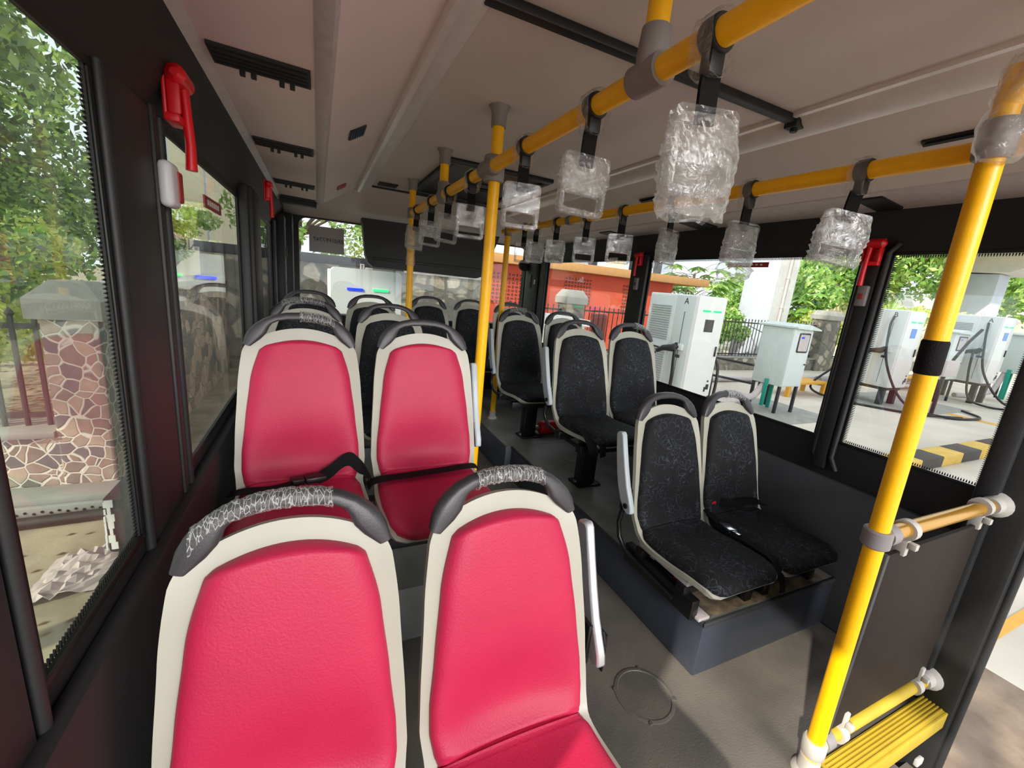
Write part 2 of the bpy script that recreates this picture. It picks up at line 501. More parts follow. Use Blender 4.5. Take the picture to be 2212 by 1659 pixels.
def text_mesh(txt, size, mirror=False, depth=.001):
    cu = bpy.data.curves.new('t', 'FONT'); cu.body = txt; cu.size = size; cu.extrude = depth
    cu.align_x = 'CENTER'; cu.align_y = 'CENTER'
    o = bpy.data.objects.new('t', cu); COL.objects.link(o)
    me = bpy.data.meshes.new_from_object(o.evaluated_get(bpy.context.evaluated_depsgraph_get()))
    bpy.data.objects.remove(o); 
    return me

def lettering(name, txt, size, m, parent, loc, facing='-y', mirror=False):
    """raised letters standing on a face: facing -y, -x or +x"""
    me = text_mesh(txt, size)
    X, N = {'-y': (Vector((1, 0, 0)), Vector((0, -1, 0))), '-x': (Vector((0, -1, 0)), Vector((-1, 0, 0))), '+x': (Vector((0, 1, 0)), Vector((1, 0, 0)))}[facing]
    if mirror: X = -X
    base = Vector(loc)-worldloc(parent)
    for v in me.vertices:
        c = v.co.copy(); v.co = base + X*c.x + Vector((0, 0, 1))*c.y + N*c.z
    me.materials.clear(); me.materials.append(m)
    return inst(name, me, parent)

# ------------------------------------------------------------------ the bus shell
XL, XR = -.336, 2.239
YF, YB = -1.25, 4.56
YC = -.60                    # the lining in view begins here; ahead of it is the windscreen opening
ZB, ZT = .886, 1.732

def plate(poly, y0, y1, th):
    """thin longitudinal lining along an open cross-section polyline (x,z), thickened outwards"""
    mb = MB()
    off = [(x+th[0], z+th[1]) for x, z in poly]
    mb.prism(poly + off[::-1], 'y', y0, y1)
    return mb

mb = MB()
mb.box(XL-.05, XR+.05, .47, 1.43, -.06, 0)
mb.box(XL-.05, 1.30, YF, .47, -.06, 0)
mb.box(.60, 1.40, 1.43, 3.6, -.06, 0)
struct('floor', mb, M['floor'], 'grey speckled vinyl floor of the low aisle beside the raised platforms', 'floor', False)
struct('floor', MB().box(1.30, XR+.05, YF, .47, -.36, -.30), M['floor'], 'low step well floor inside the open bus door', 'floor', False)
mb = MB().box(1.346, XR, .892, 2.72, 0, .25, .006)
struct('floor', mb, M['riser'], 'raised blue-grey wheel platform under the right-hand seats', 'platform')
mb = MB().box(1.298, XR, 2.722, YB, 0, .2495, .006)
struct('floor', mb, M['riser'], 'rear continuation of the raised platform under the farther right-hand seats', 'platform')
mb = MB().box(1.352, XR-.03, .90, 2.72, .2505, .254).box(1.306, XR-.03, 2.725, YB, .25, .2535)
struct('floor', mb, M['plat'], 'dark grey vinyl sheet laid on the right platform', 'floor', False)
struct('floor', MB().box(1.40, 1.62, .91, 1.04, .2545, .2556).box(1.62, 2.15, .905, .955, .2545, .2554), M['rust'], 'scuffed rusty patch on the front edge of the right platform', 'floor', False)
struct('trim_1', MB().box(1.340, 1.352, .886, 2.72, .238, .258, .003).box(1.34, XR-.03, .884, .896, .238, .258, .003), M['wall_lo'], 'dark metal edge strip along the front and aisle edge of the right platform', 'trim')
struct('floor', MB().box(XL, .66, 1.43, YB, 0, .25, .006).box(.66, 1.298, 3.45, YB, 0, .25, .006), M['plat'], 'raised dark platform under the left-hand seats and the back row', 'platform')

# left wall
mb = MB()
mb.box(XL-.006, XL, YF, YB+.1, -.3, ZB-.002)
mb.box(XL-.006, XL, YF, YB+.1, ZT+.002, 2.0)
for a, b in ((YF, -1.1), (.15, .645), (.99, 1.352), (2.412, 2.76), (3.95, YB+.1)):
    mb.box(XL-.006, XL, a, b, ZB-.002, ZT+.002)
mb.prism([(XL, 1.765), (-.268, 1.93), (-.268, 2.0), (XL-.03, 2.0)], 'y', YF, YB)
struct('wall_left', mb, M['wall'], 'black left wall of the bus with its window header', 'wall', False)
mb = MB()
mb.box(XL, XL+.010, 1.04, 1.25, .30, 1.755, .008)
mb.box(XL, XL+.014, 1.262, 1.295, .28, 1.765, .006)
mb.box(XL, XL+.010, .30, .60, .2, 1.75, .008)
mb.tube([(XL+.008, .615, .2), (XL+.008, .615, 1.75)], .009, 10)
mb.tube([(XL+.008, 1.322, .2), (XL+.008, 1.322, 1.75)], .010, 10)
mb.tube([(XL+.008, 1.015, .2), (XL+.008, 1.015, 1.75)], .009, 10)
struct('trim_2', mb, M['pillar'], 'black ribbed pillar cover between the first and second left windows', 'pillar')
mb = MB().box(XL, XL+.06, 2.47, 2.745, .5, 1.80, .015).box(XL, XL+.045, 2.42, 2.47, .5, 1.80, .012)
struct('trim_3', mb, M['pillar'], 'black pillar cover between the second and third left windows', 'pillar')
mb = MB().box(XL, XL+.03, 3.99, 4.15, .5, 1.80, .012).box(XL, XL+.09, 4.16, 4.36, .5, 1.86, .02).box(XL, XL+.14, 4.36, 4.52, .5, 1.90, .02)
for z in (1.30, 1.78): mb.cyl((XL+.085, 4.26, z), (XL+.095, 4.26, z), .012, 10)
mb.box(XL+.088, XL+.098, 4.22, 4.30, 1.52, 1.60, .006)
struct('trim_4', mb, M['pillar'], 'black stepped corner post at the rear left of the bus', 'pillar')
struct('wall_left', MB().box(XL, XL+.035, YF, YB, 0, .84, .012), M['wall'], 'dark lining panel under the left windows', 'wall')

# right wall
mb = MB()
mb.box(XR, XR+.006, .40, YB+.1, -.36, ZB-.002)
mb.box(XR, XR+.006, YF, YB+.1, ZT+.004, 2.0)
for a, b in ((.40, .569), (1.031, 1.156), (2.50, 2.70), (4.046, YB+.1)):
    mb.box(XR, XR+.006, a, b, ZB-.002, ZT+.004)
mb.prism([(XR, 1.765), (2.2, 1.917), (2.2, 2.0), (XR+.03, 2.0)], 'y', YF, YB)
struct('wall_right', mb, M['wall'], 'black right wall of the bus with its window header', 'wall', False)
struct('wall_right', MB().box(XR-.032, XR, .575, YB, 0, .70, .012), M['wall_lo'], 'charcoal lining panel under the right windows with a ledge along its top', 'wall')
mb = MB().box(XR-.03, XR, 1.062, 1.125, .73, 1.765, .014)
for y in (1.05, 1.128): mb.tube([(XR-.012, y-.03, .74), (XR-.016, y, .80), (XR-.016, y, 1.74), (XR-.012, y-.03, 1.78)], .013, 10)
struct('trim_5', mb, M['pillar'], 'black pillar with rounded rubber ribs between the first and second right windows', 'pillar')
mb = MB().box(XR-.035, XR, 2.515, 2.69, .73, 1.775, .014)
struct('trim_6', mb, M['pillar'], 'black pillar between the second and third right windows', 'pillar')
mb = MB().box(XR-.03, XR, 4.06, 4.20, .73, 1.775, .012).box(XR-.06, XR, 4.22, 4.50, .73, 1.80, .02)
mb.box(XR-.068, XR-.058, 4.32, 4.37, 1.46, 1.60, .004)
struct('trim_7', mb, M['pillar'], 'black corner post at the rear right of the bus', 'pillar')
mb = MB().box(XR-.055, XR+.10, .405, .565, -.36, 1.93, .02).box(XR-.075, XR-.04, .495, .560, -.3, 1.93, .015)
mb.tube([(XR-.02, .402, -.3), (XR-.02, .402, 1.9)], .016, 10)
struct('trim_8', mb, M['pillar'], 'black door post beside the open front door', 'pillar')

# rear wall
mb = MB()
mb.box(XL-.08, XR+.08, YB, YB+.08, -.3, 1.02)
mb.box(XL-.08, XR+.08, YB, YB+.08, 1.90, 2.3)
mb.box(XL-.08, -.158, YB, YB+.08, 1.02, 1.9)
mb.box(2.20, XR+.08, YB, YB+.08, 1.02, 1.9)
struct('wall_rear', mb, M['wall'], 'black rear wall of the bus under and around the rear window', 'wall', False)
mb = MB().box(XL, XR, 4.44, YB, .25, 1.03, .02)
struct('wall_rear', mb, M['wall'], 'black bulkhead shelf behind the back row seats', 'wall')
# dome lining above the rear window
mb = MB().prism([(3.77, 2.133), (4.10, 2.045), (4.40, 1.965), (4.555, 1.90), (4.60, 1.93), (4.45, 2.02), (3.80, 2.19)], 'x', XL, XR)
struct('ceiling', mb, M['ceil'], 'beige sloping lining above the rear window', 'ceiling')
struct('trim_9', MB().box(.40, 1.52, 3.755, 3.785, 2.118, 2.14, .004), M['wall'], 'thin black seam across the ceiling before the rear slope', 'trim')

# ceiling and its long channels
struct('ceiling', MB().box(.38, 1.52, YC, 3.80, 2.13, 2.16), M['ceil'], 'flat greige centre ceiling between the two silver channels', 'ceiling', False)
struct('ceiling', plate([(-.246, 1.945), (.002, 1.938)], YC, 3.83, (0, .04)), M['cove'], 'outer left air-duct cover carrying the black vents', 'ceiling', False)
struct('ceiling', plate([(.042, 1.945), (.292, 2.095)], YC, 3.80, (-.02, .04)), M['cove'], 'inner left air-duct cover with the small speaker grille', 'ceiling', False)
struct('ceiling', plate([(1.610, 2.095), (1.968, 1.935)], YC, 3.80, (.02, .04)), M['ceil'], 'sloping right ceiling panel beyond the right silver channel', 'ceiling', False)
struct('trim_10', MB().prism([(-.275, 1.925), (-.242, 1.946), (-.25, 1.975), (-.29, 1.97)], 'y', YC, 3.83), M['grey_trim'], 'grey trim strip between left window header and duct cover', 'trim')
struct('trim_11', MB().prism([(-.002, 1.937), (.010, 1.931), (.036, 1.933), (.046, 1.947), (.04, 1.99), (0, 1.99)], 'y', YC, 3.83), M['grey_trim'], 'pale ridge strip down the middle of the left duct cover', 'trim')
def channel(pts): return MB().prism(pts, 'y', YC, 3.80)
struct('trim_12', channel([(.284, 2.092), (.292, 2.070), (.312, 2.070), (.319, 2.090), (.342, 2.092), (.348, 2.106), (.374, 2.108), (.381, 2.120), (.396, 2.122), (.398, 2.130), (.39, 2.15), (.28, 2.13)]), M['strip'], 'silver ribbed channel along the left edge of the flat ceiling', 'trim')
struct('trim_13', channel([(1.506, 2.130), (1.508, 2.116), (1.524, 2.114), (1.530, 2.122), (1.545, 2.112), (1.552, 2.100), (1.596, 2.078), (1.612, 2.076), (1.622, 2.092), (1.62, 2.13), (1.51, 2.15)]), M['strip'], 'silver ribbed channel along the right edge of the flat ceiling', 'trim')
struct('trim_14', MB().prism([(1.962, 1.937), (1.970, 1.930), (2.20, 1.912), (2.215, 1.95), (1.97, 1.96)], 'y', YC, 4.2), M['grey_trim'], 'grey cornice strip above the right window header', 'trim')
struct('ceiling', MB().box(XL-.1, XR+.1, YC, YB+.1, 2.2, 2.26), M['wall'], 'bus roof skin', 'roof', False)
struct('ceiling', MB().prism([(XL, 1.96), (.03, 1.96), (.28, 2.11), (.28, 2.16), (XL, 2.16)], 'y', 3.80, 3.82), M['ceil'], 'closing panel at the end of the left air duct', 'ceiling')

# ------------------------------------------------------------------ windows
def side_window(n, X, y0, y1, sgn, teeth, label, dirty=False):
    """sgn +1: right wall (room at smaller x); -1: left wall"""
    w = thing('window_%d' % n, label, 'window', (X, (y0+y1)/2, ZB), kind='structure')
    xo = X+sgn*.007
    MB().box(min(xo, xo+sgn*.005), max(xo, xo+sgn*.005), y0-.03, y1+.03, ZB-.03, ZT+.03).build('glass', M['glass_dirty' if dirty else 'glass'], w, False)
    mb = MB(); t = .014
    a, b = (X-.005, X) if sgn > 0 else (X, X+.005)
    for ya, yb, za, zb in ((y0-t, y1+t, ZB-t, ZB), (y0-t, y1+t, ZT, ZT+t), (y0-t, y0, ZB, ZT), (y1, y1+t, ZB, ZT)):
        mb.box(a, b, ya, yb, za, zb, .004)
    mb.build('seal', M['rubber'], w)
    if teeth:
        mb = MB(); L = .011; p = .0078; x0, x1 = sorted((X+sgn*.004, X+sgn*.0065))
        def tri(q):
            mb.prism(q, 'x', x0, x1)
        if 'b' in teeth:
            y = y0
            while y < y1-p: tri([(y, ZB), (y+p*.62, ZB), (y+p*.4, ZB+L), (y+p*.2, ZB+L)]); y += p
        if 't' in teeth:
            y = y0
            while y < y1-p: tri([(y, ZT), (y+p*.62, ZT), (y+p*.4, ZT-L), (y+p*.2, ZT-L)]); y += p
        for e, yy, d in (('n', y0, 1), ('f', y1, -1)):
            if e in teeth:
                z = ZB
                while z < ZT-p: tri([(yy, z), (yy, z+p*.62), (yy+d*L, z+p*.4), (yy+d*L, z+p*.2)]); z += p
        mb.build('frit_border', M['rubber'], w, False)
    return w
side_window(1, XL, .646, .99, -1, 'bf', 'nearest left window looking out on a stone pillar', True)
side_window(2, XL, 1.353, 2.411, -1, '', 'second left window, beside the left pink seats', False)
side_window(3, XL, 2.76, 3.95, -1, '', 'narrow-looking third left window next to the far red hammer', False)
side_window(4, XR, .570, 1.030, 1, 'btnf', 'right window nearest the door with a toothed black border', False)
side_window(5, XR, 1.157, 2.50, 1, 't', 'second right window showing the white charger marked A', False)
side_window(6, XR, 2.70, 4.045, 1, '', 'third right window showing the orange wall', False)
w = thing('window_7', 'wide rear window behind the back row', 'window', (1.02, YB, 1.02), kind='structure')
MB().box(-.18, 2.22, YB+.02, YB+.026, 1.0, 1.92).build('glass', M['glass'], w, False)
def rrect(x0, x1, z0, z1, r, n=6):
    P = []
    for cx, cz, a0 in ((x1-r, z1-r, 0), (x0+r, z1-r, 90), (x0+r, z0+r, 180), (x1-r, z0+r, 270)):
        for k in range(n+1):
            a = R(a0+90*k/n); P.append((cx+r*math.cos(a), cz+r*math.sin(a)))
    return P
o_, i_ = rrect(-.30, 2.235, .98, 1.96, .05), rrect(-.155, 2.195, 1.03, 1.895, .07)
mb = MB(); n = len(o_)
vs = [(x, YB-.02, z) for x, z in o_]+[(x, YB-.02, z) for x, z in i_]+[(x, YB+.015, z) for x, z in o_]+[(x, YB+.015, z) for x, z in i_]
fs = []
for k in range(n):
    j = (k+1) % n
    fs += [(k, j, n+j, n+k), (n+k, n+j, 3*n+j, 3*n+k), (2*n+k, 3*n+k, 3*n+j, 2*n+j), (k, 2*n+k, 2*n+j, j)]
mb.add(vs, fs).build('seal', M['rubber'], w)

# ------------------------------------------------------------------ seats
PATH = catmull([(.150, .530), (.128, .450), (.098, .330), (.068, .210), (.046, .105), (.024, .032), (-.015, -.022), (-.085, -.038), (-.20, -.034), (-.31, -.024), (-.385, -.028), (-.412, -.052)], 5)
NP = len(PATH)
SH_W = [(0, .156), (.04, .176), (.09, .187), (.18, .199), (.32, .209), (.42, .212), (.5, .206), (.56, .203), (.68, .212), (.8, .208), (.92, .196), (.97, .182), (1, .150)]
def path_frame(s):
    x = s*(NP-1); i = min(int(x), NP-2); k = x-i
    p = PATH[i].lerp(PATH[i+1], k)
    a, b = PATH[max(i-1, 0)], PATH[min(i+2, NP-1)]
    t = (b-a).normalized()
    return p, Vector((-t.y, t.x)) if False else Vector((t.y, -t.x))
def shell_pt(s, u, off):
    p, nrm = path_frame(s)
    w = lerp_table(SH_W, s)
    arch = max(0, 1-s/.14)
    back = 1 if s < .5 else max(0, 1-(s-.5)/.12)
    dish = .020*abs(u)**2.6*(.35+.65*back)
    d = off+dish
    y = p[0]+nrm[0]*d; z = p[1]+nrm[1]*d - .048*u*u*arch**1.3
    return Vector((w*u, y, z))
def sheet(fn_front, fn_back, ns, nu):
    mb = MB(); A = []; 
    def idx(side, i, j): return side*(ns+1)*(nu+1)+i*(nu+1)+j
    vs = [fn_front(i/ns, -1+2*j/nu) for i in range(ns+1) for j in range(nu+1)] + [fn_back(i/ns, -1+2*j/nu) for i in range(ns+1) for j in range(nu+1)]
    fs = []
    for i in range(ns):
        for j in range(nu):
            fs.append((idx(0, i, j), idx(0, i, j+1), idx(0, i+1, j+1), idx(0, i+1, j)))
            fs.append((idx(1, i, j), idx(1, i+1, j), idx(1, i+1, j+1), idx(1, i, j+1)))
    for i in range(ns):
        fs.append((idx(0, i, 0), idx(0, i+1, 0), idx(1, i+1, 0), idx(1, i, 0)))
        fs.append((idx(0, i, nu), idx(1, i, nu), idx(1, i+1, nu), idx(0, i+1, nu)))
    for j in range(nu):
        fs.append((idx(0, 0, j), idx(1, 0, j), idx(1, 0, j+1), idx(0, 0, j+1)))
        fs.append((idx(0, ns, j), idx(0, ns, j+1), idx(1, ns, j+1), idx(1, ns, j)))
    return mb.add(vs, fs)
NSIDE = (1 if path_frame(.2)[1][0] < 0 else -1)      # make the normal face the sitter
_pf = path_frame
def path_frame(s, _f=_pf):
    p, n = _f(s); return p, n*NSIDE
shell_mb = sheet(lambda s, u: shell_pt(s, u, 0), lambda s, u: shell_pt(s, u, -.020), 60, 18)

def cushion_mb(s0, s1, wt, T, round0, round1, dip=0):
    """padded cushion lying on the shell between path positions s0..s1"""
    NS, NU = 44, 22
    def W(k): return lerp_table(wt, k)
    def front(k, u):
        # bias rows towards both ends so that the rounded borders are smooth
        k = .5-.5*math.cos(math.pi*k); u2 = math.sin(u*math.pi/2)
        s = s0+(s1-s0)*k
        ws = lerp_table(SH_W, s); x = W(k)*u2
        e = (max(0, 1-abs(u2)**7))**.5
        e0 = min(1, (k/round0))**.5 if round0 else 1
        e1 = min(1, ((1-k)/round1))**.5 if round1 else 1
        bulge = 1+.22*math.cos(u2*math.pi/2)*math.sin(k*math.pi) - dip*(1-u2*u2)*math.exp(-((k-.72)/.22)**2)
        P = shell_pt(s, max(-1, min(1, x/ws)), .004+T*min(e, e0, e1)*bulge)
        P.x = x
        a = max(0, 1-k/.25)
        P.z -= .012*u2*u2*a
        return P
    def back(k, u):
        k = .5-.5*math.cos(math.pi*k); u2 = math.sin(u*math.pi/2)
        s = s0+(s1-s0)*k; x = W(k)*u2*.995
        P = shell_pt(s, max(-1, min(1, x/lerp_table(SH_W, s))), -.004); P.x = x
        a = max(0, 1-k/.25); P.z -= .012*u2*u2*a
        return P
    return sheet(front, back, NS, NU)
BACK_W = [(0, .104), (.015, .122), (.05, .136), (.25, .163), (.45, .178), (.65, .190), (.8, .191), (.92, .184), (1, .176)]
SEAT_W = [(0, .160), (.05, .178), (.2, .194), (.5, .200), (.75, .194), (.88, .178), (.96, .150), (1, .120)]
back_mb = cushion_mb(.050, .535, BACK_W, .036, .03, .05, .85)
seat_mb = cushion_mb(.500, .992, SEAT_W, .036, .05, .07, .0)

def handle_mb():
    O = [(0, .587), (.05, .584), (.09, .574), (.122, .560), (.147, .542), (.165, .524), (.177, .502), (.184, .474)]
    I = [(0, .560), (.045, .558), (.075, .553), (.094, .544), (.103, .532), (.112, .510), (.130, .490), (.160, .466)]
    T = [.030, .030, .032, .034, .037, .038, .036, .030]
    def half(sg):
        out = []
        for (ox, oz), (ix, iz), t in zip(O, I, T):
            def yy(z): return .150+(z-.53)*.27
            ring = []
            for k in range(12):
                a = 2*math.pi*k/12
                c = math.copysign(abs(math.cos(a))**.6, math.cos(a)); s_ = math.copysign(abs(math.sin(a))**.6, math.sin(a))
                f = .5+.5*c
                x = ix+(ox-ix)*f; z = iz+(oz-iz)*f
                ring.append(Vector((sg*x, yy(z)-.008-t*.5*s_*sg, z)))
            out.append(ring)
        return out
    L = half(-1)[::-1]; Rr = half(1)
    # rebuild as one ordered chain with a consistent ring direction
    chain = []
    for sg, seq in ((-1, list(zip(O, I, T))[::-1]), (1, list(zip(O, I, T))[1:])):
        for (ox, oz), (ix, iz), t in seq:
            ring = []
            for k in range(14):
                a = 2*math.pi*k/14
                c = math.copysign(abs(math.cos(a))**.55, math.cos(a)); s_ = math.copysign(abs(math.sin(a))**.55, math.sin(a))
                f = .5+.5*c
                x = ix+(ox-ix)*f; z = iz+(oz-iz)*f
                ring.append(Vector((sg*x, .150+(z-.53)*.27-.006-t*.5*s_, z)))
            chain.append(ring)
    return MB().rings(chain)
def wrap_mb(x0, x1, seed):
    rnd = random.Random(seed)
    rings = []; N = 40
    O = [(0, .587), (.05, .584), (.09, .574), (.122, .560), (.147, .542), (.165, .524)]
    for i in range(N+1):
        x = x0+(x1-x0)*i/N; ax = abs(x)
        zo = lerp_table(O, ax); zi = zo-.029-max(0, ax-.09)*.25
        zc, h = (zo+zi)/2, (zo-zi)/2
        ring = []
        for k in range(14):
            a = 2*math.pi*k/14
            j = .0025+.0035*rnd.random() + (.006*rnd.random() if i in (0, N) else 0)
            ring.append((x, .150+(zc-.53)*.27-.006+(.017+j)*math.cos(a), zc+(h+j)*math.sin(a)))
        rings.append(ring)
    return MB().rings(rings, cap=False)
SEATME = dict(
    shell=shell_mb.mesh('shell', M['shell'], 35), handle=handle_mb().mesh('grab_handle', M['handle'], 50),
    back_p=back_mb.mesh('backrest', M['pink'], 60), back_b=back_mb.mesh('backrest', M['black_fabric'], 60),
    seat_p=seat_mb.mesh('seat', M['pink'], 60), seat_b=seat_mb.mesh('seat', M['black_fabric'], 60))
def armrest_parts(t, sg, steel, low=False):
    """folded-up armrest on the aisle side, sg = -1 left, +1 right of the sitter's picture side"""
    x0 = sg*(.242 if steel else .216)
    ol = [(.052, .070), (.054, .098), (.066, .13), (.086, .18), (.104, .25), (.120, .325), (.134, .398), (.144, .410), (.176, .402), (.182, .390), (.176, .31), (.164, .22), (.150, .16), (.126, .10), (.106, .072), (.080, .058)]
    ol = [(y-.045*(1-(z-.06)/.35), z) for y, z in ol]
    mb = MB().prism(ol, 'x', min(x0, x0+sg*.026), max(x0, x0+sg*.026))
    a = mb.build('armrest', M['arm_steel'] if steel else M['arm_grey'], t, 30, True)
    bv = a.modifiers.new('bevel', 'BEVEL'); bv.width = .006; bv.segments = 2; bv.limit_method = 'ANGLE'
    xx = x0+sg*.026
    MB().cyl((xx-sg*.004, .044, .094), (xx+sg*.006, .044, .094), .012, 14).build('pivot_bolt', M['black_metal'], a, 40, True)
    if steel:
        MB().cyl((xx-.003, .092, .20), (xx+.003, .092, .20), .005, 10).build('screw', M['bolt'], a, 40, True)
    b = MB().box(x0-sg*.004-.007, x0-sg*.004+.007, .050, .110, .045, .165, .004).build('armrest_bracket', M['black_metal'], t, 40, True)
    if steel: MB().box(min(xx+sg*.001, xx+sg*.007), max(xx+sg*.001, xx+sg*.007), .022, .066, .035, .150, .005).build('pivot_plate', M['black_metal'], t, 40, True)
    MB().tube([(x0, .085, .06), *([(x0, .10, -.02), (x0-sg*.005, .085, -.09), (x0-sg*.01, .04, -.135), (x0-sg*.02, -.05, -.15), (x0-sg*.02, -.25, -.16)] if low else [(x0, .10, -.01), (x0-sg*.005, .085, -.045), (x0-sg*.01, .05, -.08), (x0-sg*.02, -.03, -.095), (x0-sg*.03, -.27, -.098)])], .011, 10).build('armrest_stay', M['black_metal'], t, 40, True)

def make_seat(x, y, zf, kind, label, group, arm=0, wrap=None, seed=0, steel=False, wraplabel=None):
    """x: seat centre, y: crease of the cushions, zf: floor under the seat"""
    t = thing('bus_seat', label, 'seat', (x, y, zf+.45), group)
    inst('shell', SEATME['shell'], t)
    inst('backrest', SEATME['back_'+kind], t); inst('seat', SEATME['seat_'+kind], t)
    h = inst('grab_handle', SEATME['handle'], t)
    if wrap:
        inst('plastic_wrap', wrap_mb(*wrap, seed).mesh('plastic_wrap', M['film_strand'], 60), h, 'clear crinkled film')
    if arm: armrest_parts(t, arm, steel, zf == 0)
    return t

def belt(t, pts, dirs, name='seat_belt', w=.045):
    P = catmull(pts, 6)
    D = catmull(dirs, 6)
    o = MB().ribbon([tuple(p) for p in P], [tuple(d) for d in D], w, .0012).build(name, M['webbing'], t, 60, True)
    return o

GP, GL, GR, GB = 'pink seats on the left side', 'black seats in the left rows behind the pink ones', 'black seats on the right-hand side', 'black seats of the back row'
s11 = make_seat(-.052, .665, 0, 'p', 'front-row pink seat by the left window, long handle wrapped in film', GP, 0, (-.155, .075), 3)
s12 = make_seat(.398, .665, 0, 'p', 'front-row pink aisle seat with steel armrest and film on its handle', GP, 1, (-.075, .095), 4, True)
s21 = make_seat(-.055, 1.565, .25, 'p', 'second-row pink seat by the left window, a buckled black belt lying on it', GP, 0, (-.005, .11), 5)
s22 = make_seat(.392, 1.565, .25, 'p', 'second-row pink seat beside the tall yellow pole, a flat belt across it', GP, 1, None, 6)
s31 = make_seat(-.058, 2.44, .25, 'b', 'black seat directly behind the left second-row pink seat, film on its handle', GL, 0, (-.12, .09), 7)
s32 = make_seat(.388, 2.44, .25, 'b', 'black patterned seat directly behind the aisle-side pink seat of the second row', GL, 1)
s41 = make_seat(-.058, 3.40, .25, 'b', 'black seat farthest back by the left window, only its handle arch showing', GL, 0)
s42 = make_seat(.388, 3.40, .25, 'b', 'black seat in the last left row whose handle stands before the white rear cabinet', GL, 1)
p11 = make_seat(1.485, 1.262, .0, 'b', 'nearest black aisle seat on the right platform, with pale folded armrest', GR, -1)
p12 = make_seat(1.900, 1.262, .0, 'b', 'black seat beside the right wall, a chrome-buckled belt lying on it', GR, 0, (-.02, .11), 8)
p21 = make_seat(1.520, 2.115, .25, 'b', 'black aisle seat in the second right-hand row, a strap hanging at its front', GR, -1)
p22 = make_seat(1.935, 2.115, .25, 'b', 'black window seat in the second right-hand row, in front of the orange wall', GR, 0, (.03, .12), 9)
p31 = make_seat(1.495, 2.98, .25, 'b', 'black aisle seat in the third right-hand row, beside the far yellow pole base', GR, -1, (-.09, .06), 10)
p32 = make_seat(1.92, 2.98, .25, 'b', 'black window seat in the third right-hand row, mostly hidden behind the row in front', GR, 0)
for x, lb in ((.99, 'back row black seat nearest the rear cabinet, left of the other two in view'), (1.43, 'back row black seat in the middle, left of the tall yellow pole'), (1.87, 'back row black seat in the rear right corner, under the grey round mirror')):
    make_seat(x, 4.02, .25, 'b', lb, GB, 0)

# belts: parts of the seats they are bolted to
b = belt(s21, [(-.225, -.02, -.02), (-.17, -.075, .012), (-.10, -.09, .018), (-.04, -.085, .026), (.0, -.075, .032)], [(.2, 1, 0)]*5)
MB().box(-.035, .005, -.098, -.058, .022, .044, .004, rot=Matrix.Rotation(.25, 3, 'Z')).build('belt_adjuster', M['black_metal'], b, 40, True)
b2 = belt(s21, [(.05, -.074, .034), (.09, -.05, .045), (.13, -.025, .068), (.16, -.015, .070), (.19, -.03, .045), (.215, -.04, .025), (.232, -.03, -.01)], [(0, .9, .4), (0, .6, .8), (.1, .5, .9), (.2, .5, .9), (.2, .6, .7), (0, 1, .2), (0, 1, 0)], w=.05)
MB().box(.005, .075, -.094, -.044, .022, .046, .008, rot=Matrix.Rotation(.2, 3, 'Z')).build('buckle', M['black_metal'], b2, 40, True)
b = belt(s22, [(-.228, -.05, -.03), (-.205, -.085, .008), (-.10, -.095, .021), (.05, -.085, .024), (.18, -.06, .018), (.225, -.02, -.02)], [(0, 1, .2), (.1, 1, .1)] + [(.1, 1, 0)]*4)
b = belt(p12, [(-.10, .02, .05), (-.05, -.02, .06), (.0, -.03, .055), (.08, -.02, .052), (.15, -.03, .045), (.19, -.04, .03)], [(.3, .8, .6), (.2, 1, .4), (0, 1, .3), (.1, 1, .2), (.2, 1, .3), (.2, 1, 0)], w=.05)
b2 = belt(p12, [(-.17, .03, .03), (-.19, -.03, .025), (-.20, -.08, .02), (-.205, -.11, .018)], [(1, .2, 0)]*4, w=.045)
k = MB().box(-.225, -.175, -.175, -.105, .012, .030, .005, rot=Matrix.Rotation(-.25, 3, 'Z')).box(-.212, -.188, -.205, -.17, .018, .023, .002).build('buckle', M['chrome'], b2, 40, True); k['label'] = 'chrome buckle'
k = MB().box(-.155, -.125, -.005, .03, .052, .066, .004).build('release_button', M['red_plastic'], b2, 40, True); k['label'] = 'red belt release button'
belt(p12, [(-.205, -.20, .012), (-.205, -.28, .015), (-.205, -.36, .008), (-.20, -.41, -.05), (-.19, -.42, -.11)], [(1, 0, 0)]*5, w=.035)
b = belt(p11, [(-.16, -.10, -.10), (-.14, -.16, -.11), (-.12, -.22, -.12)], [(1, 0, 0)]*3)
MB().box(-.17, -.12, -.24, -.16, -.125, -.10, .006).build('buckle', M['black_metal'], b, 40, True)
k = MB().box(-.165, -.14, -.236, -.21, -.107, -.095, .003).build('release_button', M['red_plastic'], b, 40, True); k['label'] = 'red belt release button'
belt(p21, [(-.17, -.20, .00), (-.185, -.30, .005), (-.20, -.38, -.01), (-.195, -.42, -.06), (-.18, -.40, -.11)], [(1, -.3, 0)]*5, w=.055)
belt(p21, [(-.09, -.32, .012), (-.13, -.40, .0), (-.14, -.43, -.06), (-.11, -.40, -.11)], [(1, .3, 0)]*4, w=.05)

